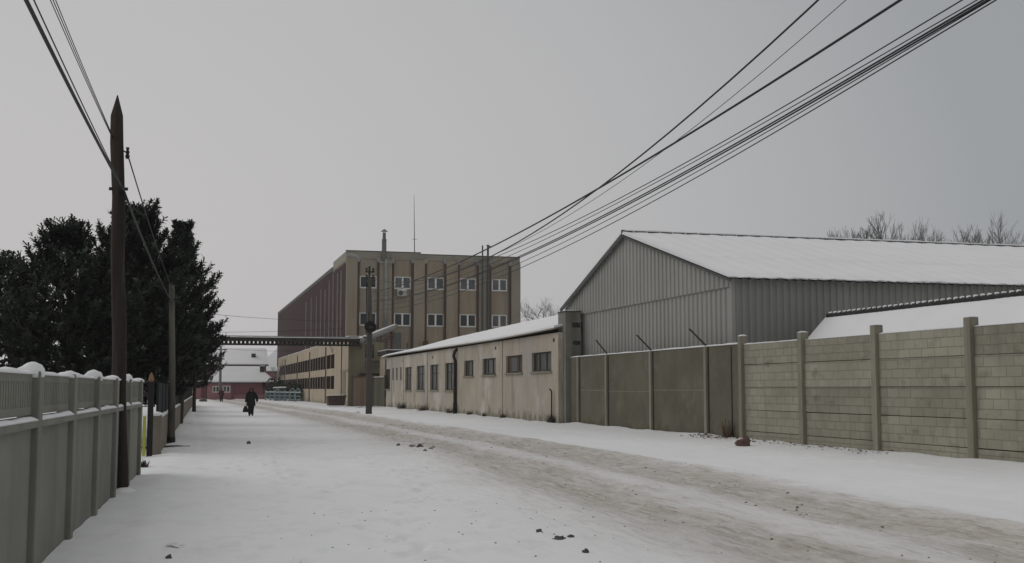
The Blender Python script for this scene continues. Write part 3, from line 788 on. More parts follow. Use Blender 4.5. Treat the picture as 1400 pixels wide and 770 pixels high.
# red flank
b_ = MB(); vs = []; fs = []
L_ = 236 - FY
pr_ = corr(L_, .8, .07)
top = lambda yy: 16.44 if yy < 145.3 else 16.62
for t, d in pr_: vs += [(BXL - .02 + d, FY + t + .05, 5.9), (BXL - .02 + d, FY + t + .05, 16.24)]
for i in range(len(pr_) - 1): fs.append((2 * i, 2 * i + 1, 2 * i + 3, 2 * i + 2))
b_.add(vs, fs).build('red_flank', mt['red'], fa)
MB().box(BXL - .02, BXL + .3, FY + .06, 236, 0, 5.9).build('flank_base', mt['cream2'], fa)
MB().box(BXL - .12, BXL + .3, 145.32, 236, 16.25, 16.70).build('flank_parapet', mt['trim'], fa)
MB().box(BXL - .08, BXL + .3, FY + .06, 145.29, 16.003, 16.45).build('flank_parapet', mt['facade_grey'], fa)
MB().snow_strip((BXL + .05, 145.5, 16.70), (BXL + .05, 236, 16.70), .4, .1, 60, 3).build('parapet_snow', mt['snow'], fa)
for yy in (136.2, 139.6, 144.0, 148.0, 152.5, 157.5, 163.0, 170.0, 178.0):
    MB().box(BXL - .20, BXL - .093, yy - .11, yy + .11, 5.95, 15.9 - random.random() * 1.5).build('fin', mt['white_fin'], fa)
# flue up the front, chimney with cap
MB().tube([(21.7, FY - .62, 6.2), (21.7, FY - .62, 16.4)], .17, 10).build('flue', mt['duct'], fa, smooth=True)
ch = MB().tube([(21.5, FY - .3, 16.3), (21.5, FY - .3, 18.8), (21.5, FY - .3, 18.81), (21.5, FY - .3, 19.55)], [.27, .27, .19, .19], 10).build('chimney', mt['duct_dark'], fa)
MB().tube([(21.5, FY - .3, 19.68), (21.5, FY - .3, 19.95)], [.42, .05], 10).build('chimney_cap', mt['duct_dark'], ch)
MB().box(20.9, 22.6, FY - .55, FY - .385, 16.0, 16.16).build('flue_bracket', mt['hopper'], fa)
an = MB().tube([(25.2, FY + .5, 17.3), (25.15, FY + .5, 20.4), (25.1, FY + .5, 24.2)], [.06, .045, .02], 6).build('antenna_mast', mt['duct_dark'], fa)
MB().bar((24.9, FY + .5, 19.0), (25.5, FY + .5, 19.0), .04, .04).build('antenna_arm', mt['duct_dark'], an)
for x, zt in ((33.1, 18.4), (33.75, 18.5)):
    MB().tube([(x, FY - .55, 5), (x, FY - .55, zt)], .09 if x < 33.5 else .13, 8).build('standpipe', mt['trim'], fa)
MB().tube([(33.6, FY - .55, 18.45), (34.1, FY - .5, 18.3)], .08, 6).build('pipe_elbow', mt['trim'], fa)
ac = MB().box(23.05, 24.15, FY - .5, FY - .02, 12.25, 12.95).build('air_conditioner', mt['dirty_white'], fa, bevel=.03)
MB().tube([(23.45, FY - .53, 12.6), (23.45, FY - .50, 12.6)], .27, 14).build('fan_grille', mt['trim'], ac)
MB().snow_strip((23.0, FY - .26, 12.95), (24.2, FY - .26, 12.95), .5, .12, 6, 8).build('snow_cap', mt['snow'], ac, smooth=True)
MB().box(26.05, 26.55, FY - 1.2, FY - .7, 4.5, 7.1).build('vent_stack', mt['rusty'], fa)

# ------------------------------------------------------------------ annexe with ribbon windows
AX, AY0, AY1 = 15.0, 113.4, 204.0
ann = thing('annexe', (16, 150, 0), 'two storey cream annexe with two ribbons of brown windows below the red flank', 'building')
rib = []
edges = [124.5, 132.2, 150.0, 167.2, 188.5, 201.0]
for i in range(5):
    a, b = edges[i] + (.4 if i else 0), edges[i + 1] - .4
    rib += [(a, b, 3.82, 5.33), (a, b, 1.62, 3.02)]
b_ = MB().facade((AX, AY0, 0), (0, 1, 0), (-1, 0, 0), AY1 - AY0, 6.72, [(a - AY0, b - AY0, c, d) for a, b, c, d in rib], .25)
b_.quad((AX, AY1, 0), (17.19, AY1, 0), (17.19, AY1, 6.72), (AX, AY1, 6.72))
b_.quad((AX, AY0, 6.72), (17.19, AY0, 6.72), (17.19, AY1, 6.72), (AX, AY1, 6.72))
b_.build('street_wall', mt['cream2'], ann)
ew = [(1.70, 2.75, 4.75, 6.05), (3.0, 3.9, 4.75, 6.05)]
MB().facade((AX, AY0, 0), (1, 0, 0), (0, -1, 0), 3.5, 6.15, [(1.62, 2.5, 4.62, 5.95), (1.62, 3.35, 3.55, 4.35)], .3).build('end_wall', mt['green_render'], ann)
fr = MB().box(AX + 1.62, AX + 2.5, AY0 + .10, AY0 + .16, 4.62, 5.95).build('window', mt['glass'], ann)
MB().box(AX + 2.03, AX + 2.10, AY0 + .06, AY0 + .098, 4.62, 5.95).build('mullion', mt['darkframe'], fr)
fr = MB().box(AX + 1.62, AX + 3.35, AY0 + .2, AY0 + .25, 3.55, 4.35).build('vent_louvre', mt['trim'], ann)
b_ = MB()
for k in range(6): b_.bar((AX + 1.62, AY0 + .12, 3.62 + k * .13), (AX + 3.35, AY0 + .12, 3.62 + k * .13), .02, .08)
b_.build('slats', mt['sill'], fr)
MB().box(AX + .003, 17.18, AY0 + .003, 132.5, 6.723, 6.76).build('roof', mt['roof_snow'], ann)
MB().box(AX + 1.5, AX + 3.5, AY0 + .003, 116, 6.153, 6.22).build('roof', mt['trim'], ann)
MB().box(AX + .003, AX + 1.5, AY0 - .002, AY0 + .3, 6.153, 6.715).build('end_parapet', mt['cream2'], ann)
MB().quad((AX + 3.5, AY0, 0), (AX + 3.5, 133, 0), (AX + 3.5, 133, 6.15), (AX + 3.5, AY0, 6.15)).build('inner_wall', mt['cream2'], ann)
MB().snow_strip((AX + .1, AY0, 6.72), (AX + .1, AY1, 6.72), .3, .08, 80, 5).build('roof_edge_snow', mt['snow'], ann)
for (a, b, c, d) in rib:
    f = MB().box(AX + .04, AX + .08, a, b, c, d).build('window', mt['glassbrown'], ann)
    n = max(2, round((b - a) / 3.0))
    g = MB()
    for k in range(1, n):
        yy = a + (b - a) * k / n + random.uniform(-.1, .1)
        g.box(AX + .028, AX + .037, yy - .10, yy + .10, c, d)
    g.build('mullions', mt['dirty_white'], f)
for yy in edges[1:5]:
    MB().box(AX - .10, AX - .003, yy - .16, yy + .16, 0, 6.3).build('downpipe', mt['rust_pipe'], ann)
for yy in (140.5, 158.6, 177.5):
    pass
MB().tube([(AX - .05, 118.2, 0), (AX - .05, 118.2, 6.1), (AX - .05, 119.0, 6.2)], .05, 6).build('cable_pipe', mt['trim'], ann)
MB().box(AX - .015, AX - .002, 115.0, 117.6, .15, 3.3).build('blind_door', mt['green_render'], ann)
MB().box(AX - .06, AX - .002, 113.4, 119.5, 3.35, 3.5).build('string_course', mt['sill'], ann)

# ------------------------------------------------------------------ yard gate between the buildings
gt = thing('yard_gate', (16.2, 107.5, 0), 'sheet metal yard gate, brown leaf and green leaf, between cream annexe and long low building', 'gate')
g0, g1 = Vector((14.95, 110.6, 0)), Vector((17.25, 105.0, 0))
gd = (g1 - g0).normalized(); gn = Vector((gd.y, -gd.x, 0))


def gate_sheet(t0, t1, z0, z1):
    b_ = MB(); a = g0.lerp(g1, t0); b = g0.lerp(g1, t1); n = max(4, int((b - a).length / .14))
    vs = []; fs = []
    for i in range(n + 1):
        p = a.lerp(b, i / n) + gn * (.018 * (1 if i % 2 else -1))
        vs += [(p.x, p.y, z0), (p.x, p.y, z1)]
    for i in range(n): fs.append((2 * i, 2 * i + 1, 2 * i + 3, 2 * i + 2))
    return b_.add(vs, fs)


lf = gate_sheet(.05, .60, .12, 2.72).build('gate_leaf', mt['gate_brown'], gt)
MB().bar(g0.lerp(g1, .05) + Vector((0, 0, 2.76)), g0.lerp(g1, .60) + Vector((0, 0, 2.76)), .09, .09).build('top_rail', mt['rusty'], lf)
lf2 = gate_sheet(.66, .97, .10, 2.62).build('gate_leaf', mt['gate_green'], gt)
MB().bar(g0.lerp(g1, .66) + Vector((0, 0, 2.66)), g0.lerp(g1, .97) + Vector((0, 0, 2.66)), .09, .09).build('top_rail', mt['rusty'], lf2)
lf2['label'] = 'narrow green leaf'
for t in (.02, .63, .99):
    p = g0.lerp(g1, t); MB().box(p.x - .08, p.x + .08, p.y - .08, p.y + .08, -.05, 2.9).build('gate_post', mt['gate_green'], gt)
MB().snow_strip(g0.lerp(g1, .66) + Vector((0, 0, 2.7)), g0.lerp(g1, .97) + Vector((0, 0, 2.7)), .14, .05, 6, 1).build('snow_strip', mt['snow'], gt)
cn = MB().box(15.9, 18.2, 111.6, 113.3, 2.95, 3.12).build('canopy', mt['steel'], gt)

# ------------------------------------------------------------------ pipe bridge across the street
pbz0, pbz1 = 5.72, 6.46
br_ = thing('pipe_bridge', (7, 112.6, 5.7), 'dark steel pipe bridge with a row of openings crossing the street high up', 'bridge')
MB().box(-3.2, 15.95, 112.2, 112.95, 6.12, 6.46).build('top_chord', mt['steel'], br_)
MB().box(-3.2, 15.95, 112.4, 112.75, 5.72, 5.90).build('bottom_chord', mt['steel'], br_)
b_ = MB(); x = -3.2
while x < 15.8:
    b_.box(x, x + .26, 112.5, 112.62, 5.903, 6.117); x += .385
b_.build('web_posts', mt['steel'], br_)
MB().snow_strip((-3.2, 112.55, 6.46), (15.95, 112.55, 6.46), .6, .07, 60, 2).build('snow_strip', mt['snow'], br_)
MB().tube([(-3.2, 113.05, 6.55), (15.9, 113.05, 6.55)], .10, 8).build('pipe', mt['duct_dark'], br_)
for x in (-2.9,):
    MB().box(x - .15, x + .15, 112.4, 112.75, 0, 5.715).build('support_column', mt['steel'], br_)
ip = thing('insulated_pipe', (19, 121, 6.3), 'fat grey insulated pipe sloping up to the factory front behind the street pole', 'pipe')
ip0, ip1 = Vector((16.0, 112.8, 6.25)), Vector((22.6, 131.0, 8.62))
pts = [ip0.lerp(ip1, k / 12) for k in range(13)]
MB().tube(pts, [.30 * (1 + .06 * (k % 2)) for k in range(13)], 12).build('pipe', mt['duct'], ip, smooth=True)
MB().snow_strip(ip0 + Vector((0, 0, .28)), ip1 + Vector((0, 0, .28)), .36, .08, 30, 3).build('snow_strip', mt['snow'], ip)
MB().box(22.3, 23.25, 130.7, 131.5, 4.9, 8.0).build('riser', mt['duct_dark'], ip, bevel=.05)
for k, dz in enumerate((-.55, -.85, -1.1)):
    MB().tube([ip0 + Vector((.1, .3, dz * .6)), ip0.lerp(ip1, .5) + Vector((0, 0, dz)), ip1 + Vector((-.3, 0, dz))], .07, 6).build('small_pipe', [mt['duct_dark'], mt['red_pipe'], mt['trim']][k], ip)
for t in (.3, .55, .85):
    p = ip0.lerp(ip1, t); MB().box(p.x - .07, p.x + .07, p.y - .07, p.y + .07, 4.5, p.z - .28).build('stanchion', mt['steel'] if t < .8 else mt['red_pipe'], ip)

# ------------------------------------------------------------------ street pole right, with coil and lamp
sp_ = thing('street_pole', (11.75, 78.2, 0), 'dark street pole in front of the yard gate with cable coil and stacked insulators', 'utility pole')
px, py = 11.75, 78.2
MB().tube([(px, py, -.2), (px, py, 5), (px - .06, py, 9.2)], [.215, .185, .13], 14).build('shaft', mt['pole2'], sp_, smooth=True)
for z in (8.55, 9.05, 9.5):
    MB().box(px - .33, px + .28, py - .09, py + .09, z - .03, z + .05).build('crossarm', mt['steel'], sp_)
    for dx in (-.26, .2):
        MB().tube([(px + dx, py, z + .05), (px + dx, py, z + .13), (px + dx, py, z + .15), (px + dx, py, z + .27)], [.05, .09, .06, .09], 10).build('insulator', mt['ceramic'], sp_)
MB().tube([(px - .06, py, 9.2), (px - .06, py, 9.9)], .07, 8).build('pole_top', mt['steel'], sp_)
MB().box(px - .27, px + .05, py - .32, py - .18, 6.75, 7.2).build('junction_box', mt['trim'], sp_)
MB().tube([(px - .25, py - .1, 5.2), (px - .25, py - .1, 9.0)], .035, 6).build('cable_riser', mt['black'], sp_)
b_ = MB()
for k in range(7):
    r_ = .18 + .035 * k * .9
    b_.tube([(px + r_ * math.cos(t), py - .28 - .03 * (k % 3) + .04 * math.sin(3 * t + k), 5.80 + r_ * math.sin(t)) for t in np.linspace(0, 2 * math.pi, 22)], .042, 6, cap=False)
b_.build('cable_coil', mt['black'], sp_)
MB().tube([(px - .06, py, 9.85), (px - .3, py, 10.12), (px - .75, py - .05, 10.42)], .03, 8).build('lamp_arm', mt['hopper'], sp_)
b_ = MB(); b_.tube([(px - .7, py - .05, 10.44), (px - .95, py - .05, 10.55), (px - 1.35, py - .06, 10.62), (px - 1.6, py - .06, 10.58)], [.05, .11, .12, .04], 10)
b_.build('lamp_head', mt['hopper'], sp_, smooth=True)

# wall mounted lamp at the annexe
wl = thing('street_lamp', (15.0, 126.1, 5.6), 'pale street lamp on a bent arm fixed to the cream annexe wall', 'street lamp')
MB().tube([(14.96, 126.1, 5.5), (14.85, 126.1, 6.0), (14.3, 126.2, 6.5)], .06, 8).build('lamp_arm', mt['hopper'], wl)
MB().tube([(14.45, 126.15, 6.35), (14.2, 126.2, 6.6), (13.85, 126.3, 6.95), (13.7, 126.3, 7.0)], [.07, .15, .16, .05], 10).build('lamp_head', mt['white'], wl, smooth=True)

# skip / crate by the annexe
cr = thing('metal_skip', (13.9, 112, 0), 'small rusty brown metal skip standing in snow by the annexe corner', 'skip')
b_ = MB().prism([(12.95, 0.08), (14.4, 0.08), (14.55, 1.05), (12.85, .95)], 'y', 111.2, 113.0)
b_.build('body', mt['crate'], cr, bevel=.03)
MB().box(12.9, 14.6, 111.15, 111.25, .92, 1.02).build('rim', mt['rusty'], cr)
MB().snow_strip((13.0, 112.1, 1.0), (14.5, 112.1, 1.05), 1.5, .06, 6, 1).build('snow_cap', mt['snow'], cr)

# ------------------------------------------------------------------ overhead wires
def wire(name, X, coef, y0, y1, r, label, group, x1=None, extra=None):
    pts = []
    for yy in np.linspace(y0, y1, 40):
        z = np.polyval(coef, max(yy, 19.0)) + min(0, yy - 19.0) * np.polyval(np.polyder(coef), 19.0)
        pts.append((X, yy, float(z)))
    if extra: pts += extra
    o = MB().tube(pts, r, 6).build(name, mt['wire'], None, smooth=True)
    return tag(o, label, 'cable', group)


GB = 'overhead cables to the street pole'
PT = (11.72, 78.1)
wire('overhead_cable', 11.9, [-8e-06, 0.003726, -0.30767, 14.136842], 8, 78, .022, 'thick black cable highest at the right, steepest of those running to the street pole', GB)
wire('overhead_cable', 11.9, [0.0, 0.000928, -0.094318, 9.846126], 8, 78, .026, 'thick doubled black cable crossing below the steepest cable, above the thin bundle', GB)
wire('overhead_cable', 11.9, [-2e-05, 0.004962, -0.329008, 13.675314], 8, 78, .008, 'single thin wire between the two thick black cables at top right', GB)
BN = [[-6e-06, 0.001857, -0.128221, 9.534457], [2e-06, 0.000804, -0.089754, 9.0243], [1e-06, 0.000977, -0.102094, 9.133072],
      [0, 0.001108, -0.107539, 9.159544], [1e-06, 0.001052, -0.11372, 9.248533], [-1e-06, 0.001359, -0.13181, 9.424418]]
for i, c in enumerate(BN):
    lab = {0: 'top wire of the thin parallel bundle running to the street pole', 5: 'lowest wire of the thin parallel bundle running to the street pole'}.get(
        i, 'thin wire in the middle of the parallel bundle running to the street pole')
    wire('overhead_cable', 11.9 + .02 * i, c, 8, 78, (.012, .010, .017, .017, .010, .012)[i], lab, GB if i in (0, 5) else 'middle wires of the thin bundle')

# ------------------------------------------------------------------ left precast fence
lf_ = thing('grey_fence', (-1.5, 9.3, 0), 'grey precast concrete fence with slotted top panels behind the wooden pole', 'fence', rz=-math.atan(.038))
for k in range(7):
    yy = k * 2.5
    po = MB().box(-.10, .10, yy - .10, yy + .10, -.1, 1.86).build('post', mt['lefence'], lf_, local=True, bevel=.015)
    MB().lump((0, yy, 1.84), .125, .06 + .045 * (k % 2), k, 12, 5).build('snow_cap', mt['snow'], po, smooth=True, local=True)
    if k == 6: break
    MB().box(-.035, .035, yy + .10, yy + 2.40, -.1, 1.44).build('panel', mt['lefence'], lf_, local=True, bevel=.012)
    g = MB()
    g.box(-.03, .03, yy + .1, yy + 2.4, 1.455, 1.53); g.box(-.03, .03, yy + .1, yy + 2.4, 1.76, 1.83)
    q = yy + .1
    while q < yy + 2.4:
        g.box(-.029, .029, q, min(q + .075, yy + 2.4), 1.531, 1.759); q += .115
    g.build('slotted_panel', mt['lefence'], lf_, local=True)
    MB().snow_strip((.0, yy + .1, 1.83), (.0, yy + 2.4, 1.83), .12, .035, None, k).build('snow_strip', mt['snow'], lf_, local=True, smooth=True)
    MB().snow_strip((.055, yy + .1, 1.40), (.055, yy + 2.4, 1.40), .09, .045, None, k + 20).build('snow_strip', mt['snow'], lf_, local=True, smooth=True)
    MB().box(.0352, .10, yy + .1, yy + 2.4, 1.34, 1.40).build('ledge', mt['lefence'], lf_, local=True)

# dark sheet fence on concrete base
df = thing('dark_fence', (-.72, 31.7, 0), 'dark sheet fence on a low tan concrete base running along the row of pines', 'fence', rz=-math.atan(.0145))
MB().box(-.13, .13, -.12, .14, -.1, 1.02).build('pillar', mt['panelbase'], df, local=True, bevel=.02)
MB().lump((0, 0, 1.02), .16, .08, 3, 12, 4).build('snow_cap', mt['snow'], df, local=True, smooth=True)
k = 0; yy = .2
while yy < 86:
    l_ = 3.0
    MB().box(-.09, .09, yy, yy + l_ - .02, -.1, .93).build('base', mt['panelbase'], df, local=True, bevel=.01)
    MB().snow_strip((0, yy, .93), (0, yy + l_, .93), .19, .06, 10, k).build('snow_strip', mt['snow'], df, local=True, smooth=True)
    vs = []; fs = []
    for i in range(41):
        vs += [(.012 * (1 if i % 2 else -1), yy + .08 + i * .0709, .99), (.012 * (1 if i % 2 else -1), yy + .08 + i * .0709, 1.84)]
    for i in range(40): fs.append((2 * i, 2 * i + 1, 2 * i + 3, 2 * i + 2))
    MB().add(vs, fs).build('panel', mt['darkmesh'], df, local=True)
    MB().box(-.03, .03, yy - .03, yy + .03, .9, 1.9).build('post', mt['black'], df, local=True)
    yy += l_; k += 1
gp = thing('gate_post', (-.86, 31.0, 0), 'black gate post with orange finial and yellow-green strip at the end of the dark fence', 'post')
MB().box(-.93, -.79, 30.92, 31.08, -.1, 1.86).build('post', mt['black'], gp, bevel=.01)
MB().tube([(-.86, 31, 1.86), (-.86, 31, 1.92), (-.86, 31, 2.02), (-.86, 31, 2.10)], [.05, .075, .05, .01], 10).build('finial', mt['orange'], gp)
MB().box(-1.03, -.955, 30.85, 30.92, .02, 1.0).build('yellow_strip', mt['yellow'], gp)

# thin dark strip laid on the snow across the gap
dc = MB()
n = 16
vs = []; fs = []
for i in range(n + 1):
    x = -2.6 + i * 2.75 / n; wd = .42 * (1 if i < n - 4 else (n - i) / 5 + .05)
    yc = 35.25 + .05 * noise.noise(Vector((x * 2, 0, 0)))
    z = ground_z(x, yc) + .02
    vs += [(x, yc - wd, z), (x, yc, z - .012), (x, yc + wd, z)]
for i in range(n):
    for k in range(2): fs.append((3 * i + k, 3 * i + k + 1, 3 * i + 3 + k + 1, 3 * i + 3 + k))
o = dc.add(vs, fs).build('dark_strip', mt['darkstrip'])
tag(o, 'dark strip on the ground leading out of the gap in the left fences', 'drain', kind='structure')

# ------------------------------------------------------------------ wooden pole left
wp = thing('wooden_pole', (-1.0, 20.35, 0), 'tall dark wooden utility pole with pointed top beside the grey fence', 'utility pole')
pts = []; rs = []
for k in range(15):
    t = k / 14
    pts.append((-1.0 - .23 * t + .012 * math.sin(k * 1.3), 20.35, -.15 + 6.4 * t)); rs.append(.125 - .022 * t + .004 * math.sin(k * 2.1))
b_ = MB(); b_.tube(pts + [(-1.235, 20.35, 6.60)], rs + [.008], 16, wob=.05)
b_.build('shaft', mt['wood_pole'], wp, smooth=True)
MB().tube([(-1.12, 20.33, 5.66), (-1.06, 20.3, 5.62), (-1.045, 20.3, 5.55)], .012, 6).build('insulator_hook', mt['steel'], wp)
MB().tube([(-1.045, 20.3, 5.52), (-1.045, 20.3, 5.57), (-1.045, 20.3, 5.59), (-1.045, 20.3, 5.64), (-1.045, 20.3, 5.655), (-1.045, 20.3, 5.71)], [.028, .04, .024, .036, .02, .03], 10).build('insulator', mt['black'], wp)
MB().bar((-1.32, 20.3, 5.0), (-1.02, 20.25, 5.0), .03, .05).build('cable_clamp', mt['steel'], wp)
MB().tube([(-1.08, 20.2, 4.95), (-1.05, 20.2, 4.8)], .02, 6).build('cable_clip', mt['black'], wp)
MB().lump((-.98, 20.2, .0), .26, .09, 5, 14, 4).build('snow_foot', mt['snow'], wp, smooth=True)

gp2 = thing('grey_pole', (-.42, 37.75, 0), 'slim grey weathered pole just outside the dark fence, in front of the pines', 'utility pole')
MB().tube([(-.42, 37.75, -.1), (-.42, 37.75, .5), (-.45, 37.75, 2.5), (-.52, 37.75, 4.9)], [.125, .11, .10, .085], 12, wob=.06).build('shaft', mt['grey_pole'], gp2, smooth=True)
MB().bar((-.68, 37.7, 4.45), (-.38, 37.7, 4.45), .03, .05).build('cable_clamp', mt['steel'], gp2)
MB().tube([(-.42, 37.75, -.05), (-.42, 37.75, .2)], [.135, .128], 12).build('foot_band', mt['black'], gp2)


def cable(name, a, b, sag, r, label, group, n=18):
    a = Vector(a); b = Vector(b)
    pts = [a.lerp(b, t) - Vector((0, 0, sag * 4 * t * (1 - t))) for t in np.linspace(0, 1, n)]
    return tag(MB().tube(pts, r, 6).build(name, mt['wire'], None, smooth=True), label, 'cable', group)


GL = 'cables on the wooden pole'
cable('overhead_cable', (-1.08, 20.25, 4.96), (-.5, 37.7, 4.36), .12, .022, 'black cable sagging from the wooden pole to the slim grey pole', GL)
cable('overhead_cable', (-1.08, 20.22, 4.96), (-1.75, 2.0, 5.4), .12, .022, 'thick black cable leaving the wooden pole towards the upper left', GL)
cable('overhead_cable', (-1.10, 20.2, 5.02), (-1.72, 2.0, 5.55), .10, .008, 'thin line running just above the thick cable at upper left', GL)
cable('overhead_cable', (-1.045, 20.3, 5.6), (-.5, 37.7, 4.75), .10, .012, 'grey line from the black insulator on the wooden pole down to the slim grey pole', GL)
for k in range(3):
    cable('overhead_cable', (-1.28, 20.3, 5.83 + .02 * k), (-1.85, 3.0, 6.2 + .13 * k), .12, .006, 'thin wire in the trio leaving the wooden pole high on its left side', 'trio of thin wires at the wooden pole')
cable('overhead_cable', (-1.5, 112.8, 8.95), (17.1, 133.5, 9.3), .25, .018, 'thin wire crossing the sky above the pipe bridge to the red flank', 'wires across the street')
cable('overhead_cable', (-1.5, 113.1, 6.9), (15.0, 118.0, 8.6 - .9), .15, .016, 'thin slanting wire just above the pipe bridge', 'wires across the street')


# ------------------------------------------------------------------ pines
def tuft_template(n, L, nl, wd, seed):
    g = np.random.default_rng(seed)
    t = g.uniform(.0, L, n); az = g.uniform(0, 2 * np.pi, n); el = g.uniform(.55, 1.35, n); ln = g.uniform(.7, 1.1, n) * nl * np.where(t < L * .15, .7, 1)
    base = np.stack([np.zeros(n), np.zeros(n), t], 1)
    d = np.stack([np.cos(az) * np.sin(el), np.sin(az) * np.sin(el), np.cos(el)], 1)
    side = np.stack([-np.sin(az), np.cos(az), np.zeros(n)], 1) * wd / 2
    a = base - side * .6; b = base + side * .6; c = base + d * ln[:, None] + side; e = base + d * ln[:, None] - side
    return np.stack([a, b, c, e], 1).reshape(-1, 3)


def pine_mesh(H, Rm, z0, seed, needles=56, wd=.03, dens=1.0):
    g = np.random.default_rng(seed)
    tm = [tuft_template(needles, .40, .125, wd, seed * 10 + k) for k in range(4)]
    trunk = MB()
    bend = g.uniform(-.12, .12, 2)
    axis = lambda z: Vector((bend[0] * math.sin(z * .6), bend[1] * math.sin(z * .7 + 1) - bend[1] * math.sin(1), z))
    trunk.tube([axis(z) for z in np.linspace(-.1, H * .97, 12)], [max(.02, (.028 * H / 2 + .05) * (1 - i / 12.2)) for i in range(12)], 9, wob=.12)
    out = []; z = z0
    def put(p, d, s):
        d = d.normalized(); a = d.orthogonal().normalized(); b = d.cross(a)
        th_ = g.uniform(0, 6.28)
        a2 = a * math.cos(th_) + b * math.sin(th_); b2 = d.cross(a2)
        Rm_ = np.array([a2, b2, d])
        out.append(tm[g.integers(4)] * s @ Rm_ + np.array(p))
    while z < H * .985:
        t = (z - z0) / (H - z0)
        prof = min(1, .62 + t * 2.2) * min(1, 1.6 * (1 - t)) + .04
        nb = int(g.integers(5, 8) * (1 if t > .1 else .8))
        a0 = g.uniform(0, 6.28)
        for k in range(nb):
            az = a0 + k * 6.283 / nb + g.normal(0, .25)
            l = Rm * prof * g.uniform(.5, 1.28)
            el = -.05 + .75 * t + g.normal(0, .12)
            d0 = Vector((math.cos(az) * math.cos(el), math.sin(az) * math.cos(el), math.sin(el)))
            pts = []
            for s in np.linspace(0, 1, 6):
                pts.append(axis(z) + d0 * (l * s) + Vector((0, 0, .28 * l * s * s - .10 * l * s)))
            trunk.tube(pts, [max(.006, .012 + .012 * l * (1 - s)) for s in np.linspace(0, 1, 6)], 4, cap=False)
            ns = max(3, int(l / .27 * dens))
            for j in range(ns):
                s = .22 + .78 * (j + g.uniform(0, 1)) / ns
                i0 = min(4, int(s * 5)); p = pts[i0].lerp(pts[i0 + 1], s * 5 - i0)
                sd = Vector((-math.sin(az), math.cos(az), 0)) * (1 if j % 2 else -1)
                bl = (.18 + .5 * l * (1 - s)) * g.uniform(.6, 1.2)
                dd = (sd * .8 + d0 * .7 + Vector((0, 0, g.uniform(.1, .6)))).normalized()
                q = p + dd * bl
                put(q, dd + Vector((0, 0, 1.0)), g.uniform(1.0, 1.6))
                if bl > .3: put(p + dd * bl * .5, dd + Vector((0, 0, .6)), g.uniform(.9, 1.3))
                if bl > .6: put(p + dd * bl * .75, dd + sd * .5 + Vector((0, 0, .4)), g.uniform(.7, 1.1))
            put(pts[-1], d0 + Vector((0, 0, 1.1)), g.uniform(1.3, 1.8)); put(pts[-1] - d0 * .25, d0 + Vector((g.normal(0, .3), g.normal(0, .3), .9)), g.uniform(.9, 1.2))
        z += g.uniform(.24, .36) * (1 if H < 9 else 1.1)
    for k in range(7): put(axis(H * (.93 + .016 * k)) + Vector((g.normal(0, .03), g.normal(0, .03), 0)), Vector((g.normal(0, .4), g.normal(0, .4), 1)), 1.3 - .09 * k)
    V_ = np.concatenate(out).astype(np.float32)
    nt_ = len(V_) // 4
    me = bpy.data.meshes.new('crown')
    me.vertices.add(len(V_)); me.vertices.foreach_set('co', V_.ravel())
    me.loops.add(len(V_)); me.loops.foreach_set('vertex_index', np.arange(len(V_), dtype=np.int32))
    me.polygons.add(nt_); me.polygons.foreach_set('loop_start', np.arange(0, len(V_), 4, dtype=np.int32)); me.polygons.foreach_set('loop_total', np.full(nt_, 4, dtype=np.int32))
    me.update(calc_edges=True); me.materials.append(mt['needles'])
    return trunk, me


def pine(x, y, H, Rm, z0, seed, label, **kw):
    root = thing('pine_tree', (x, y, 0), label, 'tree', 'pines along the left side of the street')
    tk, me = pine_mesh(H, Rm, z0, seed, **kw)
    tk.build('trunk', mt['bark'], root, local=True, smooth=True)
    c = bpy.data.objects.new('crown', me); col.objects.link(c); c.parent = root
    return root


pine(-1.75, 41.5, 7.6, 2.2, 1.2, 3, 'tallest looking dark pine, its top just right of the wooden pole', dens=.85)
pine(-3.5, 37.0, 6.2, 2.1, 1.1, 4, 'leftmost dark pine, behind the grey fence and the wooden pole', dens=.85)
pine(-.30, 58.3, 9.2, 1.5, 2.0, 5, 'dark pine with bare lower trunk outside the dark fence, second in the row', needles=40, wd=.036)
pine(.56, 89.0, 6.8, 1.7, 1.8, 6, 'farther pine standing on the snow verge past the end of the near pines', needles=28, wd=.05, dens=.8)
pine(-2.6, 50.5, 8.2, 2.2, 1.6, 8, 'dark pine inside the yard, behind the tallest pine', needles=34, wd=.036)
pine(-6.4, 43.0, 5.8, 2.1, 1.2, 9, 'bushy dark pine in the yard at the far left behind the fence', needles=34, wd=.034)
pine(-1.4, 76.0, 7.6, 2.2, 1.6, 10, 'middle distance pine behind the dark fence, mostly hidden by nearer crowns', needles=26, wd=.046, dens=.8)


# ------------------------------------------------------------------ bare trees
def bare_mesh(H, seed, spread=.5, up=.25, depth=6, thin=1.0):
    g = random.Random(seed); b_ = MB()
    def grow(p, d, l, r, k):
        n = 3; pts = [p]; q = p
        for i in range(n):
            d = (d + Vector((g.gauss(0, .10), g.gauss(0, .10), g.gauss(0, .06)))).normalized()
            q = q + d * (l / n); pts.append(q)
        b_.tube(pts, [r * (1 - .3 * i / n) for i in range(n + 1)], 5 if k > 3 else 3, cap=False)
        if k == 0: return
        for c in range(g.choice((2, 3, 3)) if k > 1 else 3):
            a = g.uniform(0, 6.28); s = g.uniform(.25, 1) * spread
            o = d.orthogonal().normalized(); o = o * math.cos(a) + d.cross(o) * math.sin(a)
            nd = (d * (1 - s * .5) + o * s + Vector((0, 0, up))).normalized()
            st = pts[-1] if c < 2 else pts[2]
            grow(st, nd, l * g.uniform(.62, .85), r * g.uniform(.58, .72), k - 1)
    grow(Vector((0, 0, -.2)), Vector((0, 0, 1)), H * .27, H * .014 * thin, depth)
    return b_


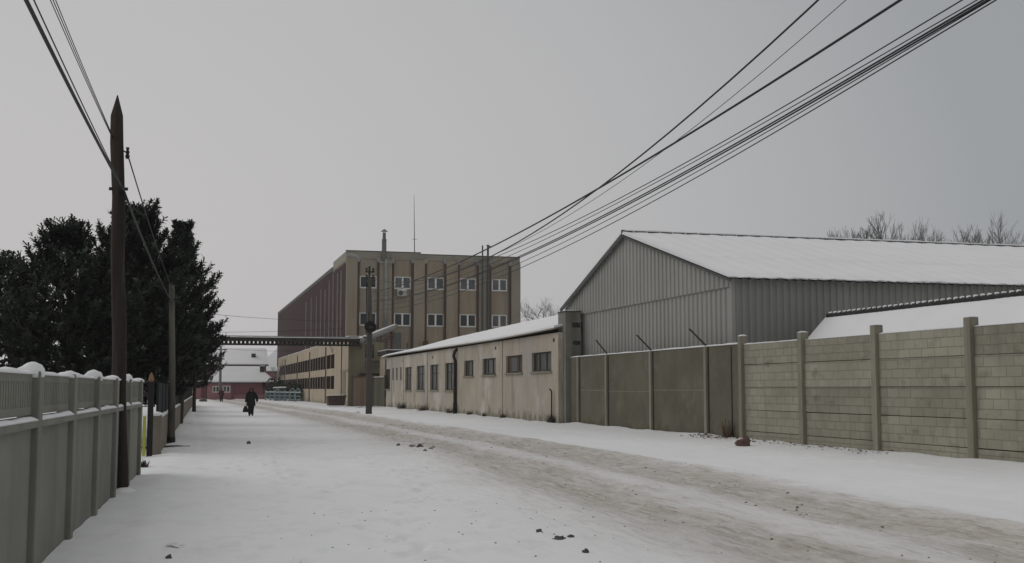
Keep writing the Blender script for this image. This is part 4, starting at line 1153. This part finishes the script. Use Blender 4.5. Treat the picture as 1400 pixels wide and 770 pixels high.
def bare(x, y, H, seed, label, m='twig', **kw):
    root = thing('bare_tree', (x, y, 0), label, 'tree', 'leafless winter trees')
    bm_ = bare_mesh(H, seed, **kw)
    mx = max(v[2] for v in bm_.v); k = H / mx
    bm_.v = [(a * k, b * k, c * k) for a, b, c in bm_.v]
    bm_.build('trunk', mt[m], root, local=True)
    return root


bare(46.2, 152, 14.0, 21, 'leafless tree between the brown factory front and the concrete pier', spread=.85, up=.10, depth=7)
for k, (x, y, H, lab) in enumerate([(57.0, 97.0, 17.0, 'leafless tree behind the hall roof, leftmost of the group there'), (59.8, 99.0, 18.0, 'second leafless tree from the left above the hall roof'),
        (62.6, 96.5, 19.0, 'tallest leafless tree above the snowy hall roof'), (65.6, 98.5, 17.6, 'leafless tree above the hall roof, just right of the tallest one'),
        (68.8, 97.0, 18.6, 'fifth leafless tree from the left above the hall roof'), (72.5, 98.0, 19.2, 'leafless tree at the right end of the group above the hall roof')]):
    bare(x + 3.6, y, H - .3, 40 + k, lab, 'frost_twig', spread=.48, up=.26, depth=7)
bare(13.6, 181, 6.2, 26, 'small frosted leafless tree beside the pink house roof', 'frost_twig', spread=.6, up=.2, depth=5)


# ------------------------------------------------------------------ far houses
def house(name, x0, x1, y0, y1, wall_h, ridge, ov, label, wm, wins, hip=0.0, chims=()):
    h = thing(name, ((x0 + x1) / 2, y0, 0), label, 'house', 'houses closing the street')
    b_ = MB().facade((x0, y0, 0), (1, 0, 0), (0, -1, 0), x1 - x0, wall_h, [(a - x0, b - x0, c, d) for a, b, c, d in wins], .2)
    for xx in (x0, x1): b_.quad((xx, y0, 0), (xx, y1, 0), (xx, y1, wall_h), (xx, y0, wall_h))
    b_.quad((x0, y1, 0), (x1, y1, 0), (x1, y1, wall_h), (x0, y1, wall_h))
    ym = (y0 + y1) / 2
    if hip == 0:
        for xx in (x0, x1): b_.add([(xx, y0, wall_h), (xx, y1, wall_h), (xx, ym, ridge - .1)], [(0, 1, 2)])
    b_.build('wall', wm, h)
    for a, b, c, d in wins:
        f = MB(); e = .12
        f.box(a, a + e, y0 + .05, y0 + .12, c, d); f.box(b - e, b, y0 + .05, y0 + .12, c, d); f.box(a + e, b - e, y0 + .05, y0 + .12, c, c + e); f.box(a + e, b - e, y0 + .05, y0 + .12, d - e, d)
        f.box((a + b) / 2 - .06, (a + b) / 2 + .06, y0 + .053, y0 + .11, c + e, d - e)
        w = f.build('window', mt['white'], h)
        MB().box(a + e, b - e, y0 + .08, y0 + .10, c + e, d - e).build('pane', mt['curtainskyglass'], w)
    xa, xb, ya, yb = x0 - ov, x1 + ov, y0 - ov, y1 + ov
    ra, rb = (xa + hip * (yb - ya) / 2, xb - hip * (yb - ya) / 2)
    for nm, m_, dz, th in (('eaves', mt['steel'], 0, .12), ('roof', mt['roof_snow'], .125, .16)):
        z = wall_h + dz - .05; t = z + th
        k = 0 if dz == 0 else .06
        b_ = MB()
        v = [(xa + k, ya + k, z), (xb - k, ya + k, z), (xb - k, yb - k, z), (xa + k, yb - k, z), (xa + k, ya + k, t), (xb - k, ya + k, t), (xb - k, yb - k, t), (xa + k, yb - k, t)]
        if nm == 'eaves':
            b_.box(xa, xb, ya, yb, z, t)
        else:
            v += [(ra, ym, ridge), (rb, ym, ridge)]
            b_.add(v, [(0, 3, 2, 1), (0, 1, 5, 4), (1, 2, 6, 5), (2, 3, 7, 6), (3, 0, 4, 7), (4, 5, 9, 8), (6, 7, 8, 9), (5, 6, 9), (7, 4, 8)])
        o = b_.build(nm, m_, h)
    for cx, cy, cz in chims:
        c = MB().box(cx - .35, cx + .35, cy - .3, cy + .3, cz - 1.5, cz).build('chimney', mt['tile'], h)
        MB().box(cx - .42, cx + .42, cy - .37, cy + .37, cz + .003, cz + .12).build('chimney_cap', mt['snow'], c)
    return h


ha = house('pink_house', 3.1, 13.2, 189, 197, 2.55, 5.25, .35, 'low pink house with two white windows and snowy hip roof, closing the street', mt['pink'],
           [(3.9, 4.95, 1.05, 2.05), (5.45, 6.6, 1.05, 2.1)], hip=.55, chims=[(11.6, 191.6, 5.2)])
MB().box(7.2, 13.2, 188.90, 188.995, .75, 2.5).build('plum_wall', mt['pink_dark'], ha)
MB().box(6.75, 7.15, 188.85, 188.995, 0, 2.5).build('wall_pier', mt['pink_dark'], ha)
hb = house('plum_house', .5, 13, 204, 216, 5.6, 8.7, .4, 'taller plum coloured house with wide snowy roof rising behind the low pink house', mt['pink_dark'], [], chims=[(11.0, 206.5, 7.6)])
hc = house('far_house', 12.8, 30, 240, 256, 5.0, 11.0, .4, 'farthest house, only a snowy hip roof showing right of the plum house', mt['pink'], [], hip=.8)
hd = house('side_house', -8, 2.2, 190, 199, 2.6, 5.6, .35, 'pink house half hidden behind the pines at the left end of the street', mt['pink'], [(.2, 1.3, 1.05, 2.1)])

cp = thing('concrete_pole', (4.95, 184.5, 0), 'pale concrete utility pole in front of the pink house', 'utility pole')
MB().tube([(4.95, 184.5, -.1), (4.9, 184.5, 8.1)], [.24, .16], 10).build('shaft', mt['conc_pole'], cp, smooth=True)
MB().box(4.0, 5.8, 184.4, 184.6, 7.55, 7.68).build('crossarm', mt['steel'], cp)
MB().tube([(4.7, 184.4, 4.6), (5.2, 184.4, 4.6)], .09, 6).build('clamp', mt['conc_pole'], cp)
cable('overhead_cable', (-6, 184.5, 7.2), (4.1, 184.5, 7.72), .2, .02, 'thin line reaching the concrete pole from the left, over the far houses', 'lines at the concrete pole')
cable('overhead_cable', (5.7, 184.5, 7.72), (24, 190, 7.9), .3, .02, 'thin line leaving the concrete pole to the right, below the pipe bridge', 'lines at the concrete pole')

# green fence with arches and hedge
gf_ = thing('green_railing', (12.5, 160, 0), 'pale green metal railing with arched sections in front of the dark hedge by the annexe', 'railing')
P0, P1 = Vector((10.9, 171, 0)), Vector((13.9, 150, 0))
nseg = 7
for i in range(nseg):
    a, b = P0.lerp(P1, i / nseg), P0.lerp(P1, (i + 1) / nseg)
    MB().box(a.x - .11, a.x + .11, a.y - .11, a.y + .11, -.1, 1.45).build('post', mt['teal'], gf_)
    g = MB()
    for z in (.25, .7, 1.15): g.bar(a + Vector((0, 0, z)), b + Vector((0, 0, z)), .05, .07)
    arch = [a.lerp(b, t) + Vector((0, 0, 1.15 + .55 * math.sin(math.pi * t))) for t in np.linspace(0, 1, 9)]
    if i in (2, 5, 6): g.tube(arch, .04, 5)
    for t in np.linspace(.15, .85, 4): p = a.lerp(b, t); g.bar(p + Vector((0, 0, .1)), p + Vector((0, 0, 1.15 + (.5 * math.sin(math.pi * t) if i in (2, 5, 6) else 0))), .035, .035)
    g.build('rail', mt['teal'], gf_)
    MB().snow_strip(a + Vector((0, 0, 1.19)), b + Vector((0, 0, 1.19)), .12, .05, 5, i).build('snow_strip', mt['snow'], gf_)


def leafy(name, c, rx, ry, rz, n, m, label, cat, seed, size=.16, group=None):
    """a bush: many small leaf faces through an uneven volume, on a few stems"""
    g = np.random.default_rng(seed)
    root = thing(name, c, label, cat, group)
    p = g.normal(0, 1, (n, 3)); p /= np.linalg.norm(p, axis=1)[:, None]; p *= g.uniform(.35, 1, (n, 1)) ** .6
    lump_ = np.array([1 + .35 * noise.noise(Vector(q) * 2.3 + Vector((seed, 0, 0))) for q in p])
    p *= lump_[:, None]
    p = p * np.array([rx, ry, rz]) + np.array([0, 0, rz * .95])
    p = p[p[:, 2] > 0]
    a = g.normal(0, size, (len(p), 3)); b = g.normal(0, size, (len(p), 3))
    b_ = MB()
    for q, u, v in zip(p, a, b): b_.add([q, q + u, q + v], [(0, 1, 2)])
    b_.build('foliage', m, root, local=True)
    st = MB()
    for k in range(5):
        t = g.uniform(0, 6.28); st.tube([(0, 0, -.1), (math.cos(t) * rx * .4, math.sin(t) * ry * .4, rz * .9)], .03, 4)
    st.build('stems', mt['bark'], root, local=True)
    return root


leafy('hedge_bush', (13.0, 171, 0), 1.3, 3.2, 1.35, 900, mt['hedge'], 'dark snow-dusted bush behind the green railing at its far end', 'bush', 31, .22, 'bushes behind the green railing')
leafy('hedge_bush', (14.0, 160.5, 0), .9, 4.0, 1.25, 900, mt['hedge'], 'long dark bush between the green railing and the annexe', 'bush', 32, .22, 'bushes behind the green railing')
leafy('hedge_bush', (12.6, 178, 0), 1.8, 2.2, 1.6, 800, mt['hedge'], 'tall dark bush in front of the plum wall of the pink house', 'bush', 33, .22, 'bushes behind the green railing')
kb = thing('utility_cabinet', (12.6, 166.5, 0), 'low dark cabinet with snow on top behind the green railing', 'cabinet')
MB().box(11.7, 13.5, 166, 167, 0, 1.75).build('body', mt['trim'], kb, bevel=.03)
MB().snow_strip((11.65, 166.5, 1.75), (13.55, 166.5, 1.75), 1.1, .16, 8, 3).build('snow_cap', mt['snow'], kb, smooth=True)

# ------------------------------------------------------------------ people
def skin_obj(name, joints, edges, m, parent, sub=1, root=0):
    me = bpy.data.meshes.new(name)
    keys = list(joints); idx = {k: i for i, k in enumerate(keys)}
    me.from_pydata([joints[k][0] for k in keys], [(idx[a], idx[b]) for a, b in edges], [])
    o = bpy.data.objects.new(name, me); col.objects.link(o); o.parent = parent; me.materials.append(m)
    s = o.modifiers.new('skin', 'SKIN'); s.use_smooth_shade = True
    for k in keys:
        r = joints[k][1]; sv = me.skin_vertices[0].data[idx[k]]
        sv.radius = (r, r) if not isinstance(r, tuple) else r
        sv.use_root = (idx[k] == root)
    u = o.modifiers.new('sub', 'SUBSURF'); u.levels = sub; u.render_levels = sub
    return o


def loft(rings, seg=18):
    """rings: (centre, rx, ry)"""
    b_ = MB(); vs = []; fs = []
    for c, rx, ry in rings:
        for k in range(seg):
            t = 2 * math.pi * k / seg
            q = 1 + .05 * noise.noise(Vector((math.cos(t) * 2, math.sin(t) * 2, c[2] * 4)))
            vs.append((c[0] + rx * math.cos(t) * q, c[1] + ry * math.sin(t) * q, c[2]))
    for i in range(len(rings) - 1):
        for k in range(seg): fs.append((i * seg + k, i * seg + (k + 1) % seg, (i + 1) * seg + (k + 1) % seg, (i + 1) * seg + k))
    fs.append(tuple(range(seg))[::-1]); fs.append(tuple((len(rings) - 1) * seg + k for k in range(seg)))
    return b_.add(vs, fs)


def person(loc, rz, sc, label, coat, trousers, hooded):
    root = thing('person', loc, label, 'person', None, rz)
    root.scale = (sc, sc, sc)
    J = {'pelvis': ((0, 0, .90), (.15, .11)), 'waist': ((0, 0, 1.05), (.14, .10)), 'chest': ((0, -.01, 1.25), (.16, .11)), 'neck0': ((0, 0, 1.40), .07), 'neck': ((0, -.01, 1.46), .05),
         'jaw': ((0, -.035, 1.51), (.062, .07)), 'head': ((0, -.02, 1.58), (.075, .092)), 'crown': ((0, -.01, 1.655), (.055, .07))}
    E_ = [('pelvis', 'waist'), ('waist', 'chest'), ('chest', 'neck0'), ('neck0', 'neck'), ('neck', 'jaw'), ('jaw', 'head'), ('head', 'crown')]
    J['nose'] = ((0, -.125, 1.56), .012); E_.append(('head', 'nose'))
    arms = {-1: ((-.19, 0, 1.36), (-.27, .02, 1.10), (-.30, -.06, .87), (0, -.03, -1)), 1: ((.19, 0, 1.36), (.33, .05, 1.12), (.36, -.10, .92), (-.12, -.6, -.6))}
    for s, (sh_, el, wr, hd_) in arms.items():
        n = 'l' if s > 0 else 'r'
        J['sh' + n] = (sh_, .065); J['el' + n] = (el, .048); J['wr' + n] = (wr, .032)
        hd = Vector(hd_).normalized(); w = Vector(wr); pm = w + hd * .075
        J['pm' + n] = (tuple(pm), (.038, .022))
        E_ += [('chest', 'sh' + n), ('sh' + n, 'el' + n), ('el' + n, 'wr' + n), ('wr' + n, 'pm' + n)]
        ac = Vector((0, 1, 0)).cross(hd).normalized() if abs(hd.y) < .9 else Vector((1, 0, 0))
        ac = hd.cross(Vector((1, 0, 0))).normalized()
        curl = Vector((-s, 0, 0))
        for fi, (off, ln) in enumerate(((-.03, .07), (-.01, .08), (.01, .075), (.03, .06))):
            b0 = pm + ac * off + hd * .012
            m1 = b0 + hd * ln * .55 + curl * ln * .15; m2 = m1 + hd * ln * .25 + curl * ln * .5
            J[f'f{n}{fi}a'] = (tuple(b0), .0095); J[f'f{n}{fi}b'] = (tuple(m1), .0088); J[f'f{n}{fi}c'] = (tuple(m2), .0075)
            E_ += [('pm' + n, f'f{n}{fi}a'), (f'f{n}{fi}a', f'f{n}{fi}b'), (f'f{n}{fi}b', f'f{n}{fi}c')]
        tb = w + hd * .03 - ac * .035; tt_ = tb + hd * .04 - ac * .02 + curl * .02
        J['th' + n] = (tuple(tb), .011); J['tt' + n] = (tuple(tt_), .009)
        E_ += [('wr' + n, 'th' + n), ('th' + n, 'tt' + n)]
    for s, step in ((-1, -.12), (1, .10)):
        n = 'l' if s > 0 else 'r'
        J['hip' + n] = ((s * .09, 0, .84), .10); J['kn' + n] = ((s * .085, step * .5 - .03, .48), .066); J['an' + n] = ((s * .08, step, .10), .045); J['to' + n] = ((s * .085, step - .15, .04), (.045, .035))
        E_ += [('pelvis', 'hip' + n), ('hip' + n, 'kn' + n), ('kn' + n, 'an' + n), ('an' + n, 'to' + n)]
    skin_obj('body', J, E_, mt['skin'], root)
    # clothing
    for s, step in ((-1, -.12), (1, .10)):
        MB().tube([(s * .085, 0, .92), (s * .09, step * .25 - .01, .70), (s * .085, step * .5 - .025, .48), (s * .08, step * .8, .25), (s * .08, step, .09)], [.125, .115, .098, .085, .08], 12).build('trouser_leg', trousers, root, local=True, smooth=True)
        MB().tube([(s * .082, step + .06, .05), (s * .085, step - .05, .055), (s * .085, step - .17, .035)], [.055, .06, .042], 10).build('shoe', mt['black'], root, local=True, smooth=True)
    loft([((0, 0, .60), .255, .20), ((0, 0, .62), .265, .21), ((0, 0, .80), .26, .205), ((0, 0, 1.0), .235, .18), ((0, 0, 1.2), .245, .175), ((0, 0, 1.33), .225, .15), ((0, 0, 1.41), .14, .11), ((0, 0, 1.45), .09, .085)]).build('coat', coat, root, local=True, smooth=True)
    for s, (sh_, el, wr, hd_) in arms.items():
        w = Vector(wr); e = Vector(el)
        MB().tube([Vector(sh_) + Vector((-s * .05, 0, .0)), sh_, Vector(sh_).lerp(e, .5), e, e.lerp(w, .6), w + (w - e).normalized() * .02], [.10, .108, .10, .092, .08, .07], 12).build('sleeve', coat, root, local=True, smooth=True)
    if hooded:
        # hood open at the face
        b_ = MB(); vs = []; fs = []
        S_, T_ = 14, 9
        for i in range(T_ + 1):
            for k in range(S_ + 1):
                az = math.radians(-90 + 48) + math.radians(360 - 96) * k / S_
                z = 1.40 + .31 * i / T_
                r = (.155 - .035 * (i / T_)) * (1 if i < T_ - 3 else (1 - ((i - T_ + 3) / 3) ** 2 * .8))
                vs.append((r * math.cos(az), r * 1.1 * math.sin(az) + .01, z))
        for i in range(T_):
            for k in range(S_): fs.append((i * (S_ + 1) + k, i * (S_ + 1) + k + 1, (i + 1) * (S_ + 1) + k + 1, (i + 1) * (S_ + 1) + k))
        h = b_.add(vs, fs).build('hood', coat, root, local=True, smooth=True)
        so = h.modifiers.new('thick', 'SOLIDIFY'); so.thickness = .03
    hr = MB(); hr.lump((0, .012, 1.585), .098, .115, 3, 14, 6, .06)
    hr.v = [(a, b + .022 if b < -.02 else b, c) for a, b, c in hr.v]
    hr.build('hair', mt['hair'], root, local=True, smooth=True)
    ey = MB()
    for s in (-1, 1): ey.lump((s * .032, -.108, 1.583), .012, .010, 1, 8, 3, 0)
    ey.build('eyes', mt['black'], root, local=True, smooth=True)
    mo = MB(); mo.box(-.025, .025, -.104, -.098, 1.512, 1.520); mo.build('mouth', mt['maroon'], root, local=True)
    return root


PL = Vector((3.85, 74.0, 0)); PL.z = ground_z(PL.x, PL.y)
pe = person(PL, R(-4), 1.0, 'person in a black hooded coat walking towards us down the street, carrying a dark bag', mt['coat'], mt['trousers'], True)
bg = thing('shopping_bag', (PL.x - .33, PL.y - .09, PL.z + .22), 'dark shopping bag held by the walking person in the black coat', 'bag')
b_ = MB(); vs = []; fs = []
for z, rx, ry in ((.0, .15, .06), (.02, .17, .075), (.18, .155, .07), (.34, .085, .03), (.38, .06, .02)):
    for k in range(12):
        t = 6.283 * k / 12; vs.append((rx * math.cos(t), ry * math.sin(t), z))
for i in range(4):
    for k in range(12): fs.append((i * 12 + k, i * 12 + (k + 1) % 12, (i + 1) * 12 + (k + 1) % 12, (i + 1) * 12 + k))
fs.append(tuple(range(12))[::-1]); fs.append(tuple(48 + k for k in range(12)))
b_.add(vs, fs).build('bag_body', mt['black'], bg, local=True, smooth=True)
MB().tube([(-.05, 0, .36), (-.02, 0, .50), (.02, 0, .57), (.04, 0, .50), (.05, 0, .36)], .010, 6).build('handle', mt['black'], bg, local=True)
PF = Vector((4.25, 152.5, 0)); PF.z = ground_z(PF.x, PF.y)
person(PF, R(160), .98, 'distant person in a dark maroon jacket standing on the street before the pink house', mt['maroon'], mt['trousers'], False)

# ------------------------------------------------------------------ small things on the snow
def rock(name, x, y, r, h, m, label, seed, cat='stone', group=None, flat=True):
    q_ = .55 if name == 'slush_clod' else .8
    o = MB().lump((x, y, ground_z(x, y) - .004), r * q_, h * q_ * .9, seed, 9, 4, .8).build(name, mt[m])
    return tag(o, label, cat, group)


rock('stone', 4.06, 13.45, .045, .05, 'stone', 'small dark stone farthest of the four on the near snow', 1)
rock('stone', 4.12, 12.85, .085, .05, 'stone', 'largest of the dark stones on the near snow', 2)
rock('stone', 4.27, 12.9, .05, .035, 'stone', 'small stone touching the right side of the largest stone', 3)
rock('stone', 4.03, 11.69, .05, .055, 'stone', 'round dark stone nearest the camera on the right part of the road', 4)
rock('stone', -.13, 12.3, .045, .045, 'stone', 'dark stone at the bottom left on clean snow', 5)
rock('snow_lump', -.07, 13.1, .13, .06, 'snow', 'small lump of kicked up snow near the bottom left', 6, 'snow lump')
b_ = MB().lump((15.93, 31.8, .04), .22, .2, 8, 8, 4, .7)
tag(b_.build('brick_chunk', mt['brick']), 'reddish broken brick chunk lying on snow before the brick patterned fence', 'brick')
for k, (x, y, r, h) in enumerate([(6.05, 34.4, .12, .15), (6.3, 33.6, .2, .1), (6.42, 33.0, .17, .14), (6.6, 32.3, .12, .08), (6.30, 31.6, .12, .1), (6.85, 33.2, .09, .07)]):
    rock('slush_clod', x, y, r, h, 'stone' if k in (0, 2) else 'slushlump', ['upright dark clod at the far left of the heap between the ruts', 'wide flat dirty clod in the heap between the ruts', 'big dark clod in the middle of the heap between the ruts',
         'dirty clod at the right of the heap between the ruts', 'nearest dirty clod of the heap between the ruts', 'small outlying clod right of the heap between the ruts'][k], 10 + k, 'clod', 'clods in the wheel ruts')
rock('stone', 1.88, 37.1, .09, .10, 'stone', 'lone dark stone on the clean snow in the middle distance', 20)
pl = MB(); pl.lump((2.1, 157, 0), .55, .42, 5, 12, 4, .5)
tag(pl.build('dirt_pile', mt['stone']), 'small dark heap on the far left edge of the street near the last pine', 'heap')
# crumbs and litter nobody could count
b_ = MB()
for k in range(700):
    yy = random.uniform(9, 60) if k % 3 else random.uniform(9, 24)
    c = random.choice((-1.1, -.6, .6, 1.2, 1.6, 2.0)); x = road_centre(yy) + c + random.gauss(0, .45)
    r = (.005 + .018 * random.random() ** 3) * (1 + yy / 60)
    if noise.noise(Vector((x * .9, yy * .35, 40))) < random.uniform(-.25, .25): continue
    b_.lump((x, yy, ground_z(x, yy)), r, r * .7, k, 5, 2, .6)
for k in range(90):
    yy = random.uniform(10, 17); x = 3.2 + random.gauss(0, 1.3)
    r = random.uniform(.006, .016); b_.lump((x, yy, ground_z(x, yy)), r, r * .7, k, 5, 2, .6)
tag(b_.build('road_crumbs', mt['slushlump']), 'loose crumbs of dirty slush and grit scattered along the wheel ruts', 'grit', kind='stuff')
b_ = MB()
for k in range(520):
    yy = random.uniform(26, 38.2) if k % 4 else random.uniform(35.3, 38); x = 17.5 - abs(random.gauss(0, .35)) - .05
    z = ground_z(x, yy) + .01; s = random.uniform(.03, .08)
    d = [Vector((random.uniform(-s, s), random.uniform(-s, s), random.uniform(0, s * .8))) for _ in range(3)]
    p = Vector((x, yy, z)); b_.add([p + d[0], p + d[1], p + d[2]], [(0, 1, 2)])
tag(b_.build('leaf_litter', mt['leaf']), 'dead leaves and frozen weeds along the foot of the right fence', 'leaves', kind='stuff')


def weed(x, y, h, w, seed, label, m='dry', n=60):
    g = random.Random(seed); b_ = MB()
    for k in range(n):
        a = g.uniform(0, 6.28); r = g.uniform(0, w * .5); p = Vector((x + r * math.cos(a) * .5, y + r * math.sin(a), ground_z(x, y) - .02))
        q = p + Vector((g.gauss(0, w * .12), g.gauss(0, w * .3), .6 * h * g.uniform(.25, 1)))
        s = Vector((g.uniform(-.02, .02), .03, 0)); b_.add([p - s, p + s, q + s * .3, q - s * .3], [(0, 1, 2, 3)])
    return tag(b_.build('weed_clump', mt[m]), label, 'weeds', 'weeds at the foot of the walls')


weed(17.15, 95.6, .95, 1.6, 1, 'dark weed clump below the leftmost tall windows of the long cream building', n=120)
weed(17.15, 86.6, .8, 1.9, 2, 'dark weed clump under the middle tall windows of the long cream building', n=120)
weed(17.15, 77.4, .6, 1.6, 3, 'weed clump beside the foot of the dark downpipe', n=90)
weed(17.15, 72.0, .4, .5, 4, 'small weed clump just right of the dark downpipe', n=40)
weed(17.15, 68.2, .4, .4, 5, 'small weed clump below the third wide window from the right', n=40)
weed(17.15, 64.0, .45, .7, 6, 'weed clump under the wall seam between the wide windows', n=60)
weed(17.2, 54.9, .75, .9, 7, 'dark weed clump around the thin black standpipe', n=120)
weed(17.55, 36.3, 1.1, .5, 8, 'dry stalks against the end of the plain concrete wall', 'leaf', n=40)
weed(-.85, 26.6, .28, .35, 9, 'brown dead weed sticking out of snow at the end of the grey fence', 'leaf', n=90)
weed(11.2, 79.5, .35, .7, 10, 'dry grass stalks poking through snow by the street pole', n=30)
weed(14.7, 103.5, .3, 1.4, 11, 'dry stalks in the snow before the yard gate', n=30)

# ------------------------------------------------------------------ winter haze
hm = bpy.data.materials.new('winter_haze'); hm.use_nodes = True
hn = hm.node_tree.nodes; hn.remove(hn['Principled BSDF'])
pv = hn.new('ShaderNodeVolumePrincipled'); pv.inputs['Color'].default_value = (.93, .92, .92, 1); pv.inputs['Density'].default_value = .00022; pv.inputs['Anisotropy'].default_value = .1
hm.node_tree.links.new(pv.outputs[0], hn['Material Output'].inputs['Volume'])
tag(MB().box(-1520, 1520, -220, 1520, -1.3, 27).build('haze', hm), 'thin pale winter haze filling the street', 'haze', kind='stuff')

# ------------------------------------------------------------------ camera, sky, light
cd = bpy.data.cameras.new('camera'); cam = bpy.data.objects.new('camera', cd); col.objects.link(cam)
cam.location = (0, 0, 1.7); cam.rotation_euler = (R(90 + 5.2138), 0, R(-15.4814))
cd.lens = 41.143; cd.sensor_width = 36; cd.clip_end = 5000; cd.clip_start = .05
scene.camera = cam

SUN_AZ, SUN_EL = R(-55), R(38)      # azimuth from +Y, negative = left
sun = bpy.data.lights.new('sun', 'SUN'); so = bpy.data.objects.new('sun', sun); col.objects.link(so)
sun.energy = .6; sun.angle = R(40); sun.color = (1, .97, .93)
sd = Vector((math.sin(SUN_AZ) * math.cos(SUN_EL), math.cos(SUN_AZ) * math.cos(SUN_EL), math.sin(SUN_EL)))
so.rotation_euler = (-sd).to_track_quat('-Z', 'Y').to_euler()

w = bpy.data.worlds.new('World'); scene.world = w; w.use_nodes = True
N = w.node_tree.nodes; L = w.node_tree.links
bgn = N['Background']
sky = N.new('ShaderNodeTexSky'); sky.sky_type = 'NISHITA'; sky.sun_disc = False; sky.sun_elevation = SUN_EL; sky.sun_rotation = SUN_AZ
sky.dust_density = 5; sky.air_density = 1
hs = N.new('ShaderNodeHueSaturation'); hs.inputs['Saturation'].default_value = .06; L.new(sky.outputs[0], hs.inputs['Color'])
tc = N.new('ShaderNodeTexCoord')
dt = N.new('ShaderNodeVectorMath'); dt.operation = 'DOT_PRODUCT'
dv = Vector((math.sin(R(-4)), math.cos(R(-4)), -.05)).normalized(); dt.inputs[1].default_value = dv
L.new(tc.outputs['Generated'], dt.inputs[0])
mr = N.new('ShaderNodeMapRange'); mr.inputs['From Min'].default_value = .72; mr.inputs['From Max'].default_value = 1.0
L.new(dt.outputs['Value'], mr.inputs['Value'])
nz = N.new('ShaderNodeTexNoise'); nz.inputs['Scale'].default_value = 2.2; nz.inputs['Detail'].default_value = 3
L.new(tc.outputs['Generated'], nz.inputs['Vector'])
ad = N.new('ShaderNodeMath'); ad.operation = 'MULTIPLY_ADD'; ad.inputs[1].default_value = .12
L.new(nz.outputs['Fac'], ad.inputs[0]); L.new(mr.outputs[0], ad.inputs[2])
rp = N.new('ShaderNodeValToRGB'); e = rp.color_ramp.elements
e[0].position = .0; e[0].color = (3.45, 3.65, 3.8, 1); e[1].position = 1.0; e[1].color = (5.95, 5.8, 5.8, 1)
x_ = e.new(.55); x_.color = (4.9, 4.95, 5.05, 1)
L.new(ad.outputs[0], rp.inputs['Fac'])
mx = N.new('ShaderNodeMix'); mx.data_type = 'RGBA'; mx.inputs['Factor'].default_value = .92
L.new(hs.outputs[0], mx.inputs['A']); L.new(rp.outputs[0], mx.inputs['B'])
# cloud deck brighter overhead
sx = N.new('ShaderNodeSeparateXYZ'); L.new(tc.outputs['Generated'], sx.inputs[0])
zr = N.new('ShaderNodeMapRange'); zr.interpolation_type = 'SMOOTHSTEP'
zr.inputs['From Min'].default_value = .34; zr.inputs['From Max'].default_value = .85; zr.inputs['To Min'].default_value = 1.0; zr.inputs['To Max'].default_value = 1.0; zr.inputs['To Min'].default_value = 0.0
L.new(sx.outputs['Z'], zr.inputs['Value'])
m2_ = N.new('ShaderNodeMix'); m2_.data_type = 'RGBA'; L.new(zr.outputs[0], m2_.inputs['Factor']); L.new(mx.outputs['Result'], m2_.inputs['A']); m2_.inputs['B'].default_value = (5.7, 5.65, 5.65, 1)
L.new(m2_.outputs['Result'], bgn.inputs['Color']); bgn.inputs['Strength'].default_value = .09

vs_ = scene.view_settings
vs_.view_transform = 'Standard'; vs_.look = 'None'; vs_.exposure = 0; vs_.gamma = 1; vs_.use_curve_mapping = False
scene.cycles.use_denoising = True
scene.cycles.max_bounces = 6; scene.cycles.diffuse_bounces = 3; scene.cycles.glossy_bounces = 2; scene.cycles.volume_bounces = 1
